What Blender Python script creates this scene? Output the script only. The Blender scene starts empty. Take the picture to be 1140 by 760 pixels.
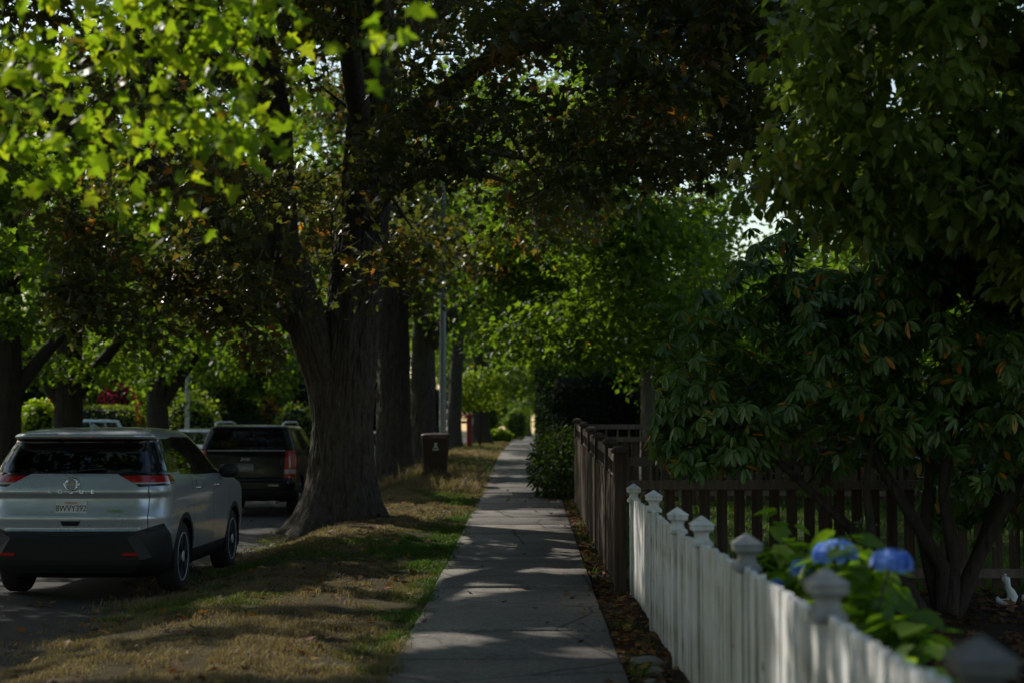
import bpy, bmesh, math, random
import numpy as np
from mathutils import Vector, Matrix
R = math.radians
random.seed(7)
RNG = np.random.default_rng(11)
scene = bpy.context.scene
COL = scene.collection

# ------------------------------------------------------------------ helpers
def lerp(a, b, t): return a + (b - a) * t
def sstep(e0, e1, x):
    t = np.clip((np.asarray(x, float) - e0) / (e1 - e0), 0, 1)
    return t * t * (3 - 2 * t)

def _hash(ix, iy, iz, seed):
    h = (ix.astype(np.int64) * 374761393 + iy.astype(np.int64) * 668265263 + iz.astype(np.int64) * 1274126177 + seed * 974711) & 0xffffffff
    h = ((h ^ (h >> 13)) * 1103515245) & 0xffffffff
    h = ((h ^ (h >> 16)) * 1597334677) & 0xffffffff
    return ((h ^ (h >> 15)) & 0xffffff) / float(0xffffff)
def vnoise(x, y, z=None, seed=0):
    x = np.asarray(x, float); y = np.asarray(y, float)
    z = np.zeros_like(x) if z is None else np.asarray(z, float)
    ix, iy, iz = np.floor(x), np.floor(y), np.floor(z)
    fx, fy, fz = x - ix, y - iy, z - iz
    ux, uy, uz = [f * f * (3 - 2 * f) for f in (fx, fy, fz)]
    o = 0
    for a in (0, 1):
        for b in (0, 1):
            for c in (0, 1):
                w = (ux if a else 1 - ux) * (uy if b else 1 - uy) * (uz if c else 1 - uz)
                o = o + w * _hash(ix + a, iy + b, iz + c, seed)
    return o
def fbm(x, y, z=None, seed=0, oct=3):
    o = 0; a = .5; f = 1
    for i in range(oct):
        o = o + a * vnoise(np.asarray(x) * f, np.asarray(y) * f, None if z is None else np.asarray(z) * f, seed + i)
        a *= .5; f *= 2.03
    return o / (1 - .5 ** oct)

def link(o, parent=None):
    COL.objects.link(o)
    if parent is not None: o.parent = parent
    return o
def tag(o, label=None, cat=None, group=None, kind=None):
    if label: o['label'] = label
    if cat: o['category'] = cat
    if group: o['group'] = group
    if kind: o['kind'] = kind
    return o
def empty(name, loc=(0, 0, 0), rz=0, label=None, cat=None, group=None):
    o = bpy.data.objects.new(name, None); o.location = loc; o.rotation_euler = (0, 0, rz)
    o.empty_display_size = .2
    link(o); tag(o, label, cat, group); return o
def copy_tree(o, parent=None):
    c = o.copy(); link(c, parent)
    for ch in o.children: copy_tree(ch, c)
    return c

class MB:
    """collects polygons for one mesh object"""
    def __init__(s): s.v = []; s.f = []; s.m = []; s.smooth = []
    def add(s, verts, faces, mi=0, smooth=False):
        b = len(s.v); s.v.extend([tuple(p) for p in verts])
        for f in faces: s.f.append(tuple(b + i for i in f)); s.m.append(mi); s.smooth.append(smooth)
    def box(s, c, d, mi=0, rz=0, bev=0, tilt=(0, 0)):
        x, y, z = [k / 2 for k in d]; b = bev
        if b <= 0:
            vs = [(i, j, k) for k in (-z, z) for j in (-y, y) for i in (-x, x)]
            fs = [(0, 2, 3, 1), (4, 5, 7, 6), (0, 1, 5, 4), (2, 6, 7, 3), (0, 4, 6, 2), (1, 3, 7, 5)]
        else:
            bm = bmesh.new(); bmesh.ops.create_cube(bm, size=1)
            for v in bm.verts: v.co = Vector((v.co.x * d[0], v.co.y * d[1], v.co.z * d[2]))
            bmesh.ops.bevel(bm, geom=bm.edges[:], offset=b, segments=1, affect='EDGES')
            bm.verts.ensure_lookup_table()
            vs = [tuple(v.co) for v in bm.verts]; fs = [tuple(v.index for v in f.verts) for f in bm.faces]; bm.free()
        M = Matrix.Rotation(rz, 3, 'Z') @ Matrix.Rotation(tilt[0], 3, 'X') @ Matrix.Rotation(tilt[1], 3, 'Y')
        s.add([M @ Vector(p) + Vector(c) for p in vs], fs, mi)
    def tube(s, pts, rad, seg=8, mi=0, cap=True, smooth=True):
        pts = [Vector(p) for p in pts]; n = len(pts)
        if not hasattr(rad, '__len__'): rad = [rad] * n
        vs = []; u = None
        for i, p in enumerate(pts):
            t = (pts[min(i + 1, n - 1)] - pts[max(i - 1, 0)])
            t = t.normalized() if t.length > 1e-9 else Vector((0, 0, 1))
            if u is None:
                u = t.cross(Vector((0, 0, 1)) if abs(t.z) < .9 else Vector((1, 0, 0))).normalized()
            else:
                u = (u - t * u.dot(t)); u = u.normalized() if u.length > 1e-6 else t.orthogonal().normalized()
            w = t.cross(u)
            for k in range(seg):
                a = 2 * math.pi * k / seg
                vs.append(p + (u * math.cos(a) + w * math.sin(a)) * rad[i])
        fs = []
        for i in range(n - 1):
            for k in range(seg):
                k2 = (k + 1) % seg
                fs.append((i * seg + k, i * seg + k2, (i + 1) * seg + k2, (i + 1) * seg + k))
        if cap:
            fs.append(tuple(reversed(range(seg)))); fs.append(tuple((n - 1) * seg + k for k in range(seg)))
        s.add(vs, fs, mi, smooth)
    def lathe(s, prof, seg=24, mi=0, axis='Z', c=(0, 0, 0), smooth=True, square=False):
        """prof: (r, h) list. square: 4-sided"""
        if square: seg = 4
        vs = []; off = math.pi / 4 if square else 0; k_ = math.sqrt(2) if square else 1
        for r, h in prof:
            for k in range(seg):
                a = 2 * math.pi * k / seg + off
                x, y = r * k_ * math.cos(a), r * k_ * math.sin(a)
                p = {'Z': (x, y, h), 'X': (h, x, y), 'Y': (y, h, x)}[axis]
                vs.append((p[0] + c[0], p[1] + c[1], p[2] + c[2]))
        fs = []
        n = len(prof)
        for i in range(n - 1):
            for k in range(seg):
                k2 = (k + 1) % seg
                fs.append((i * seg + k, i * seg + k2, (i + 1) * seg + k2, (i + 1) * seg + k))
        fs.append(tuple(reversed(range(seg)))); fs.append(tuple((n - 1) * seg + k for k in range(seg)))
        s.add(vs, fs, mi, smooth and not square)
    def build(s, name, mats, parent=None):
        me = bpy.data.meshes.new(name); me.from_pydata(s.v, [], s.f)
        for m in (mats if isinstance(mats, (list, tuple)) else [mats]): me.materials.append(m)
        me.polygons.foreach_set('material_index', s.m); me.polygons.foreach_set('use_smooth', s.smooth)
        me.update()
        return link(bpy.data.objects.new(name, me), parent)

def np_mesh(name, V, F_list, mats, attrs=None, smooth=False, mi=None, parent=None):
    """V (n,3); F_list: list of int arrays (m,k) with any k"""
    me = bpy.data.meshes.new(name)
    me.vertices.add(len(V)); me.vertices.foreach_set('co', np.ascontiguousarray(V, np.float32).ravel())
    nl = sum(f.size for f in F_list); nf = sum(len(f) for f in F_list)
    me.loops.add(nl); me.polygons.add(nf)
    me.loops.foreach_set('vertex_index', np.concatenate([f.ravel() for f in F_list]).astype(np.int32))
    tot = np.concatenate([np.full(len(f), f.shape[1]) for f in F_list]).astype(np.int32)
    st = np.concatenate([[0], np.cumsum(tot)[:-1]]).astype(np.int32)
    me.polygons.foreach_set('loop_start', st); me.polygons.foreach_set('loop_total', tot)
    if smooth: me.polygons.foreach_set('use_smooth', np.ones(nf, bool))
    for m in (mats if isinstance(mats, (list, tuple)) else [mats]): me.materials.append(m)
    if mi is not None: me.polygons.foreach_set('material_index', np.asarray(mi, np.int32))
    for k, a in (attrs or {}).items():
        at = me.attributes.new(k, 'FLOAT', 'POINT'); at.data.foreach_set('value', np.asarray(a, np.float32))
    me.update(calc_edges=True)
    return link(bpy.data.objects.new(name, me), parent)

# ------------------------------------------------------------------ materials
class NT:
    def __init__(s, name):
        s.m = bpy.data.materials.new(name); s.m.use_nodes = True
        s.t = s.m.node_tree; s.t.nodes.clear()
        s.out = s.t.nodes.new('ShaderNodeOutputMaterial')
    def n(s, typ, **kw):
        nd = s.t.nodes.new('ShaderNode' + typ)
        for k, v in kw.items():
            if k in nd.inputs: nd.inputs[k].default_value = v
            else: setattr(nd, k, v)
        return nd
    def l(s, a, b): s.t.links.new(a, b)
    def pos(s, scale=(1, 1, 1), obj=False):
        if obj:
            g = s.n('TexCoord').outputs['Object']
        else:
            g = s.n('NewGeometry').outputs['Position']
        mp = s.n('Mapping'); mp.inputs['Scale'].default_value = scale
        s.l(g, mp.inputs['Vector']); return mp.outputs['Vector']
    def noise(s, scale, detail=4, rough=.6, vec=None, dist=0):
        nd = s.n('TexNoise'); nd.inputs['Scale'].default_value = scale; nd.inputs['Detail'].default_value = detail
        nd.inputs['Roughness'].default_value = rough; nd.inputs['Distortion'].default_value = dist
        if vec is not None: s.l(vec, nd.inputs['Vector'])
        return nd.outputs['Fac']
    def ramp(s, fac, stops):
        r = s.n('ValToRGB'); e = r.color_ramp.elements
        e[0].position, e[0].color = stops[0][0], (*stops[0][1], 1)
        e[1].position, e[1].color = stops[-1][0], (*stops[-1][1], 1)
        for p, c in stops[1:-1]:
            x = e.new(p); x.color = (*c, 1)
        s.l(fac, r.inputs['Fac']); return r.outputs['Color']
    def mix(s, fac, a, b, mode='MIX'):
        mx = s.n('MixRGB'); mx.blend_type = mode
        for sock, val in ((mx.inputs['Fac'], fac), (mx.inputs['Color1'], a), (mx.inputs['Color2'], b)):
            if hasattr(val, 'is_linked'): s.l(val, sock)
            else: sock.default_value = val if not isinstance(val, tuple) or len(val) == 4 else (*val, 1)
        return mx.outputs['Color']
    def attr(s, name):
        a = s.n('Attribute'); a.attribute_name = name; return a.outputs['Fac']
    def bump(s, h, strength=.4, dist=.02):
        b = s.n('Bump'); b.inputs['Strength'].default_value = strength; b.inputs['Distance'].default_value = dist
        s.l(h, b.inputs['Height']); return b.outputs['Normal']
    def pbr(s, col=None, rough=.7, metal=0, spec=.5, normal=None, coat=0, rough_s=None):
        p = s.n('BsdfPrincipled')
        if hasattr(col, 'is_linked'): s.l(col, p.inputs['Base Color'])
        elif col is not None: p.inputs['Base Color'].default_value = (*col, 1)
        if rough_s is not None: s.l(rough_s, p.inputs['Roughness'])
        else: p.inputs['Roughness'].default_value = rough
        p.inputs['Metallic'].default_value = metal; p.inputs['Specular IOR Level'].default_value = spec
        p.inputs['Coat Weight'].default_value = coat; p.inputs['Coat Roughness'].default_value = .04
        if normal is not None: s.l(normal, p.inputs['Normal'])
        return p.outputs['BSDF']
    def done(s, sh): s.l(sh, s.out.inputs['Surface']); return s.m

def m_plain(name, col, rough=.6, metal=0, spec=.5, var=.15, scale=8, coat=0, bump=0):
    t = NT(name); v = t.pos(obj=True)
    c = t.ramp(t.noise(scale, 5, .65, v), [(.25, tuple(k * (1 - var) for k in col)), (.75, tuple(min(1, k * (1 + var)) for k in col))])
    nrm = t.bump(t.noise(scale * 6, 3, .6, v), bump, .01) if bump else None
    return t.done(t.pbr(c, rough, metal, spec, nrm, coat))

def m_leaf(name, stops, trans=.45, gain=(1.6, 1.7, .8), rough=.5, spec=.3, att='rnd'):
    t = NT(name); c = t.ramp(t.attr(att), stops)
    p = t.pbr(c, rough, 0, spec)
    tr = t.n('BsdfTranslucent'); t.l(t.mix(1, c, (*gain, 1), 'MULTIPLY'), tr.inputs['Color'])
    mx = t.n('MixShader'); mx.inputs[0].default_value = trans
    t.l(p, mx.inputs[1]); t.l(tr.outputs[0], mx.inputs[2])
    return t.done(mx.outputs[0])

def m_bark(name, c0, c1, moss=.25, scale=1.0):
    t = NT(name); v = t.pos((24 * scale, 24 * scale, 4.5 * scale), obj=True); v2 = t.pos((1, 1, 1), obj=True)
    n1 = t.noise(1.0, 7, .68, v, .6); n2 = t.noise(1.4, 4, .6, v2); n3 = t.noise(30, 4, .7, v2)
    c = t.ramp(n1, [(.30, c0), (.52, tuple(lerp(a, b, .6) for a, b in zip(c0, c1))), (.72, c1)])
    c = t.mix(t.ramp(n3, [(.35, (0, 0, 0)), (.8, (.35, .35, .35))]), c, tuple(k * 1.7 for k in c1))
    c = t.mix(t.ramp(n2, [(.5, (0, 0, 0)), (.75, (moss, moss, moss))]), c, (.045, .06, .018))
    return t.done(t.pbr(c, .92, 0, .15, t.bump(n1, .9, .05)))

def m_paint(name, col, metal=.6, rough=.32, dust=.12, coat=.8, spec=.5):
    t = NT(name); v = t.pos(obj=True)
    d = t.noise(2.2, 6, .65, v); d2 = t.noise(240, 2, .5, v)
    c = t.mix(t.ramp(d, [(.42, (0, 0, 0)), (.85, (dust * 3, dust * 3, dust * 3))]), col, (.22, .2, .17))
    c = t.mix(.08, c, t.ramp(d2, [(.3, (0, 0, 0)), (.7, (1, 1, 1))]), 'OVERLAY')
    r = t.ramp(d, [(.3, (rough * .85,) * 3), (.8, (min(1, rough * 1.5),) * 3)])
    return t.done(t.pbr(c, rough, metal, spec, None, coat, rough_s=r))

def m_glass(name, tint=.1, col=(.8, .9, .9)):
    t = NT(name); tr = t.n('BsdfTransparent'); tr.inputs[0].default_value = (col[0] * tint, col[1] * tint, col[2] * tint, 1)
    gl = t.n('BsdfGlossy'); gl.inputs['Roughness'].default_value = .03; gl.inputs['Color'].default_value = (.95, .97, 1, 1)
    lw = t.n('Fresnel'); lw.inputs['IOR'].default_value = 1.5
    mx = t.n('MixShader'); t.l(lw.outputs[0], mx.inputs[0]); t.l(tr.outputs[0], mx.inputs[1]); t.l(gl.outputs[0], mx.inputs[2])
    return t.done(mx.outputs[0])

M = {}
M['black'] = m_plain('black_plastic', (.008, .008, .009), .6, bump=.1, scale=12)
M['blackgloss'] = m_plain('gloss_black', (.008, .008, .009), .12, coat=.5)
M['gap'] = m_plain('gap_black', (.004, .004, .004), .9)
M['tyre'] = m_plain('tyre_rubber', (.016, .016, .016), .85, bump=.3, scale=30)
M['rim'] = m_plain('rim_alloy', (.62, .63, .66), .35, .35)
M['rimdark'] = m_plain('rim_dark', (.03, .03, .032), .4, .5)
M['chrome'] = m_plain('chrome', (.75, .76, .78), .12, 1)
M['red'] = m_plain('red_lens', (.30, .008, .010), .12, coat=.6)
M['clear'] = m_plain('clear_lens', (.35, .34, .33), .12, coat=.6)
M['headlamp'] = m_plain('headlamp_lens', (.45, .47, .5), .1, coat=.8)
M['interior'] = m_plain('car_interior', (.02, .019, .018), .8)
M['glass_dark'] = m_glass('privacy_glass', .05)
M['glass'] = m_glass('tinted_glass', .45)
M['silver'] = m_paint('silver_paint', (.46, .51, .58), .5, .28)
M['darkpaint'] = m_paint('black_paint', (.004, .0045, .006), .0, .16, .004, .15, .3)
M['whitepaint'] = m_paint('white_paint', (.62, .68, .74), .1, .3)
M['bluepaint'] = m_paint('pale_blue_paint', (.45, .55, .65), .3, .3)
M['plate'] = m_plain('plate_white', (.62, .63, .62), .4)
M['plate_grey'] = m_plain('plate_grey', (.10, .11, .11), .5)
M['plate_ink'] = m_plain('plate_ink', (.012, .02, .07), .5)
M['plate_red'] = m_plain('plate_red', (.45, .03, .03), .5)
M['plate_pale'] = m_plain('plate_pale_ink', (.42, .45, .44), .4)
M['green_ink'] = m_plain('green_badge', (.12, .32, .03), .35)
M['bin'] = m_plain('bin_plastic', (.045, .024, .016), .6, bump=.1)
M['white_mark'] = m_plain('white_print', (.55, .55, .52), .6)
M['pole'] = m_plain('galvanised_pole', (.30, .32, .34), .5, .3, scale=3)
M['whitepole'] = m_plain('white_pole', (.72, .74, .76), .5)
M['redpost'] = m_plain('red_painted_wood', (.30, .035, .035), .7, bump=.3)
M['ornament'] = m_plain('white_ornament', (.62, .66, .70), .6, bump=.1)
M['terracotta'] = m_plain('terracotta_paint', (.22, .05, .03), .7)
M['stone'] = m_plain('fieldstone', (.16, .155, .145), .85, bump=.5, scale=6, var=.35)

M['bark'] = m_bark('maple_bark', (.014, .012, .010), (.12, .104, .088))
M['bark2'] = m_bark('far_bark', (.015, .012, .010), (.065, .055, .045), .35)
M['barkgrey'] = m_bark('grey_bark', (.06, .055, .05), (.2, .185, .165), .1)
M['twig'] = m_plain('twig', (.03, .024, .018), .9)

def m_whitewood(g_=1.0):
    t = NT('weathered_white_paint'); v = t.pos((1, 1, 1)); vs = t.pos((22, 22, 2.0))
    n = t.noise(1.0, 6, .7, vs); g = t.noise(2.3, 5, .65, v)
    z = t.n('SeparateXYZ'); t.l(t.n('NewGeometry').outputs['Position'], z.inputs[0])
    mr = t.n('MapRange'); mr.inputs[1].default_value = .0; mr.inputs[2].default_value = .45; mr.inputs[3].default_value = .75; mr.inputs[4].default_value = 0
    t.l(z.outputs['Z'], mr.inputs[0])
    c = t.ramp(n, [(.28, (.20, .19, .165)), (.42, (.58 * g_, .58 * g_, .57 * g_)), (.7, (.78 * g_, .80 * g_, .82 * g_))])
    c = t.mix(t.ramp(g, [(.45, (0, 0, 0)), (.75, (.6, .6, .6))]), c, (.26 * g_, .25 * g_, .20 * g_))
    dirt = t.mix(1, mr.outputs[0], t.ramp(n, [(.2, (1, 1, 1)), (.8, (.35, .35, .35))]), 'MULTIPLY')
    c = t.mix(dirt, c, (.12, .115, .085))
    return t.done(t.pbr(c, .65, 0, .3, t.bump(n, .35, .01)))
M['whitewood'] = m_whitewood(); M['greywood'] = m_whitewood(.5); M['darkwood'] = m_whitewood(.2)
def m_wood(name, c0, c1, moss=.3):
    t = NT(name); v = t.pos((30, 30, 2.2)); v2 = t.pos()
    n = t.noise(1, 6, .65, v, .4); g = t.noise(3, 4, .6, v2)
    c = t.ramp(n, [(.25, c0), (.7, c1)])
    c = t.mix(t.ramp(g, [(.5, (0, 0, 0)), (.8, (moss,) * 3)]), c, (.05, .055, .03))
    return t.done(t.pbr(c, .85, 0, .2, t.bump(n, .5, .01)))
M['brownwood'] = m_wood('weathered_brown_wood', (.030, .022, .017), (.105, .076, .056))
M['railwood'] = m_wood('grey_brown_rail_wood', (.08, .066, .054), (.20, .165, .135))

def m_concrete():
    t = NT('old_concrete'); v = t.pos()
    a = t.noise(1.1, 6, .7, v); b = t.noise(38, 4, .75, v); k = t.noise(220, 2, .5, v); w = t.attr('slab')
    c = t.ramp(a, [(.3, (.155, .146, .134)), (.55, (.225, .212, .193)), (.8, (.29, .272, .243))])
    c = t.mix(t.ramp(b, [(.35, (.85, .85, .85)), (.6, (0, 0, 0))]), c, (.075, .072, .066))
    st = t.noise(2.7, 6, .72, v); c = t.mix(t.ramp(st, [(.52, (0, 0, 0)), (.66, (.55, .55, .55))]), c, (.075, .07, .062))
    c = t.mix(1, c, t.ramp(w, [(0, (.70, .70, .71)), (1, (1.18, 1.16, 1.12))]), 'MULTIPLY')
    vo = t.n('TexVoronoi'); vo.feature = 'DISTANCE_TO_EDGE'; vo.inputs['Scale'].default_value = .55
    t.l(t.mix(.12, v, t.n('TexNoise').outputs['Color']), vo.inputs['Vector'])
    c = t.mix(t.ramp(vo.outputs['Distance'], [(0, (.9, .9, .9)), (.011, (0, 0, 0))]), c, (.03, .03, .028))
    return t.done(t.pbr(c, .9, 0, .25, t.bump(t.mix(.4, b, k), .5, .012)))
M['concrete'] = m_concrete()
def m_asphalt():
    t = NT('worn_asphalt'); v = t.pos()
    a = t.noise(.7, 6, .65, v); b = t.noise(120, 2, .8, v)
    c = t.ramp(a, [(.3, (.017, .0165, .016)), (.7, (.038, .036, .034))])
    c = t.mix(t.ramp(b, [(.5, (0, 0, 0)), (.75, (.5, .5, .5))]), c, (.07, .067, .064))
    return t.done(t.pbr(c, .88, 0, .3, t.bump(b, .6, .01)))
M['asphalt'] = m_asphalt()
def m_soil(name, cs, sc=3.0):
    t = NT(name); v = t.pos()
    a = t.noise(sc, 7, .72, v); b = t.noise(45, 4, .75, v); q = t.noise(.35, 3, .6, v)
    c = t.ramp(a, [(.3, cs[0]), (.5, cs[1]), (.72, cs[2])])
    c = t.mix(t.ramp(b, [(.4, (.7, .7, .7)), (.65, (0, 0, 0))]), c, tuple(k * .35 for k in cs[0]))
    c = t.mix(t.ramp(q, [(.4, (0, 0, 0)), (.7, (.4, .4, .4))]), c, cs[2])
    return t.done(t.pbr(c, .95, 0, .15, t.bump(b, .9, .04)))
M['drygrass_base'] = m_soil('dry_turf', ((.045, .034, .018), (.085, .066, .034), (.12, .095, .05)))
M['soil'] = m_soil('leaf_litter_soil', ((.022, .015, .010), (.05, .034, .022), (.085, .058, .038)), 5)
M['lawn_base'] = m_soil('lawn_turf', ((.02, .028, .008), (.04, .06, .014), (.065, .09, .022)))
M['grass'] = m_leaf('grass_blades', [(0, (.20, .152, .092)), (.35, (.25, .195, .115)), (.5, (.15, .145, .052)), (.75, (.075, .12, .022)), (1, (.055, .125, .012))], .35, (1.3, 1.3, .7), .6, .2)
M['lawn'] = m_leaf('lawn_blades', [(0, (.05, .085, .014)), (1, (.09, .15, .03))], .4, (1.5, 1.5, .8), .55, .2)
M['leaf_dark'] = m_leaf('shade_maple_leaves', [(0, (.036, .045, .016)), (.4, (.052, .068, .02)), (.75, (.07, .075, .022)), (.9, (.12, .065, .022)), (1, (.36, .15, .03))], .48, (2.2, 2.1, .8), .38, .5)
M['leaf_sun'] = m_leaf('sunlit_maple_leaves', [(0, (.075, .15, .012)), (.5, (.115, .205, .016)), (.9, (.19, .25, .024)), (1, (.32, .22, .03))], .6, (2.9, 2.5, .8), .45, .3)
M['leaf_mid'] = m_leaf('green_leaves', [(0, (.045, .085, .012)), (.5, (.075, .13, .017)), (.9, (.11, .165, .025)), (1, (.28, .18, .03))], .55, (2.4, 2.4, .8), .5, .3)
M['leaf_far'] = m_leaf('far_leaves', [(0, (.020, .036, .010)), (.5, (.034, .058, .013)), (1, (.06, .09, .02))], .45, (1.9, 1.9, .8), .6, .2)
M['leaf_rhodo'] = m_leaf('rhododendron_leaves', [(0, (.045, .10, .026)), (.5, (.08, .165, .04)), (.86, (.14, .23, .055)), (.93, (.36, .24, .015)), (1, (.48, .16, .02))], .28, (1.8, 1.8, .6), .36, .5)
M['leaf_droop'] = m_leaf('drooping_leaves', [(0, (.08, .125, .024)), (.6, (.13, .19, .038)), (.9, (.19, .24, .05)), (1, (.28, .22, .05))], .48, (1.8, 1.8, .8), .42, .4)
M['leaf_hydra'] = m_leaf('hydrangea_leaves', [(0, (.06, .13, .014)), (.6, (.11, .20, .02)), (1, (.17, .26, .035))], .55, (2.0, 2.0, .7), .45, .35)
M['petal_blue'] = m_leaf('blue_petals', [(0, (.11, .24, .66)), (.6, (.19, .38, .82)), (1, (.48, .62, .92))], .4, (1.1, 1.1, 1.2), .6, .2)
M['leaf_hedge'] = m_leaf('hedge_leaves', [(0, (.012, .026, .010)), (1, (.03, .055, .018))], .25, (1.6, 1.6, .7), .75, .1)
M['leaf_lime'] = m_leaf('lime_leaves', [(0, (.10, .16, .02)), (1, (.20, .26, .035))], .5, (1.8, 1.8, .8), .5, .2)
M['leaf_redtree'] = m_leaf('red_leaves', [(0, (.35, .02, .05)), (1, (.62, .07, .12))], .5, (1.6, 1.1, 1.1), .5, .2)
M['leaf_orange'] = m_leaf('orange_leaves', [(0, (.35, .10, .03)), (1, (.5, .25, .06))], .45, (1.5, 1.3, .9), .5, .2)
M['dead'] = m_leaf('dead_leaves', [(0, (.07, .035, .016)), (.55, (.15, .075, .03)), (.85, (.22, .10, .03)), (1, (.34, .22, .04))], .2, (1.3, 1.2, .8), .7, .2)
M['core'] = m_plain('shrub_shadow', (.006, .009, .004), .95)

# ------------------------------------------------------------------ terrain
_yy = np.arange(-60, 1200, .5)
_sz = np.interp(_yy, [-60, 0, 13, 17, 28, 40, 54, 90, 180, 600, 1200], [0, 0, -.02, .04, .28, .58, .84, .95, .62, .6, .6])
_k = np.hanning(13); _k /= _k.sum(); _sz = np.convolve(np.pad(_sz, 6, 'edge'), _k, 'valid')
def S(y): return np.interp(y, _yy, _sz)
def RD(y):
    y = np.asarray(y, float); t = sstep(40, 95, y); return lerp(-.12, S(y) - .16, t)
XR, XL = -3.75, -11.3        # road edges
SW0, SW1 = -.90, .63         # sidewalk edges
def H(x, y):
    x = np.asarray(x, float); y = np.asarray(y, float)
    s, r = S(y), RD(y)
    bump = .07 * (fbm(x * .8, y * .8, seed=3) - .5) * sstep(-1.0, -1.6, x) * (1 - sstep(-3.2, -3.8, x))
    z = lerp(s + .05 * sstep(-1, -2, x), r, sstep(-2.5, -3.9, x)) + bump
    z = np.where(x < XL, r + .14 * sstep(XL, XL - .4, x) + .55 * sstep(-13.5, -20, x) + 1.2 * sstep(-20, -45, x), z)
    z = z + np.where(x > .9, .06 * (fbm(x * .7, y * .7, seed=9) - .5), 0)
    return z
def h1(x, y): return float(H(np.array([x]), np.array([y]))[0])
def at(px, py, Y):
    """photo pixel + distance -> x, z"""
    return (px - 587) / 1742 * Y, 1.55 - (py - 480) / 1742 * Y

def sheet(name, xs, ys, dz, mat, mask=None, attrs=None, hf=None):
    X, Yg = np.meshgrid(xs, ys); Z = (H if hf is None else hf)(X, Yg) + (dz(X, Yg) if callable(dz) else dz)
    V = np.stack([X.ravel(), Yg.ravel(), Z.ravel()], 1); nx, ny = len(xs), len(ys)
    i, j = np.meshgrid(np.arange(nx - 1), np.arange(ny - 1)); a = (j * nx + i).ravel()
    F = np.stack([a, a + 1, a + nx + 1, a + nx], 1)
    if mask is not None:
        c = V[F].mean(1); F = F[mask(c[:, 0], c[:, 1])]
    o = np_mesh(name, V, [F], mat, smooth=True); o['kind'] = 'structure'; return o

ysg = np.concatenate([np.arange(-30, 60, .5), np.arange(60, 140, 3), np.arange(140, 400, 20), np.array([400, 600, 900])])
xsg = np.concatenate([np.array([-400, -200, -100, -70]), np.arange(-50, -14, 2.), np.arange(-14, 10, .25), np.arange(10, 40, 2.5), np.array([60, 100, 200, 400])])
inroad = lambda x, y: -.07 * (sstep(XR - .05, XR - .6, x) * sstep(XL + .05, XL + .6, x)) - .05 * (sstep(SW0 - .02, SW0 + .15, x) * sstep(SW1 + .02, SW1 - .15, x))
sheet('ground', xsg, ysg, inroad, M['lawn_base'])
sheet('kerb_strip', np.concatenate([np.arange(XR - .5, SW0 - .02, .12), [SW0 - .02]]), np.concatenate([np.arange(-20, 50, .25), np.arange(50, 260, 2.)]), lambda X, Y: .006 - .03 * sstep(XR - .05, XR - .4, X + .3 * (fbm(Y * .9, X * .3, seed=6) - .5)), M['drygrass_base'])
ysr = np.concatenate([np.arange(-30, 60, .4), np.arange(60, 400, 4.)])
road = sheet('road', np.linspace(XL - .05, XR + .1, 40), ysr, .008, M['asphalt'])
sheet('yard_soil', np.concatenate([np.arange(.6, 3, .15), np.arange(3, 14, .5)]), np.arange(-4, 14.9, .2), .006, M['soil'])
sheet('far_lawn', np.concatenate([np.array([-200, -120, -80, -60]), np.arange(-50, -11.6, 1.5), np.array([-11.75])]), np.concatenate([np.arange(-20, 60, 1.), np.arange(60, 160, 5.), np.array([200, 300, 600.])]), .008, M['lawn_base'])
sheet('fence_soil', np.arange(.6, 1.2, .1), np.arange(14.9, 30, .3), .006, M['soil'])
sheet('garden_lawn', np.concatenate([np.arange(1.2, 6, .3), np.arange(6, 26, 1.)]), np.arange(14.9, 60, .4), .006, M['lawn_base'])

# sidewalk: one slab per 1.5 m with joints
def sidewalk():
    V = []; F = []; A = []
    y = -6.0; rng = np.random.default_rng(5); L = 1.52
    while y < 260:
        L_ = L if y < 90 else 12.
        y2 = y + L_; g = .011 if y < 90 else 0
        n = 4; tl = rng.normal(0, .004, 2) if y < 60 else (0, 0); dz0 = .03 + (rng.normal(0, .006) if y < 60 else 0)
        xs = [SW0, SW0 + .012, SW1 - .012, SW1]; ys = np.array([y + g, y + g + .012] + list(np.linspace(y + g + .012, y2 - g - .012, n)[1:-1]) + [y2 - g - .012, y2 - g])
        b = len(V); w = rng.random()
        for jj, yv in enumerate(ys):
            for ii, xv in enumerate(xs):
                e = (ii in (0, 3)) or (jj in (0, len(ys) - 1))
                V.append((xv, yv, float(S(yv)) + dz0 + tl[0] * (xv - SW0) + tl[1] * (yv - y) - (.01 if e else 0))); A.append(w)
        nx = 4
        for jj in range(len(ys) - 1):
            for ii in range(3):
                a = b + jj * nx + ii; F.append((a, a + 1, a + nx + 1, a + nx))
        # skirt
        def skirt(idx):
            for p, q in zip(idx[:-1], idx[1:]):
                c = len(V); V.append((V[p][0], V[p][1], V[p][2] - .09)); V.append((V[q][0], V[q][1], V[q][2] - .09)); A.extend([w, w])
                F.append((p, c, c + 1, q))
        ny = len(ys)
        skirt([b + k for k in range(nx)]); skirt([b + (ny - 1) * nx + k for k in reversed(range(nx))])
        skirt([b + k * nx for k in reversed(range(ny))]); skirt([b + k * nx + nx - 1 for k in range(ny)])
        y = y2
    o = np_mesh('sidewalk', np.array(V), [np.array(F)], M['concrete'], {'slab': A}); o['kind'] = 'structure'
sidewalk()
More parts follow.
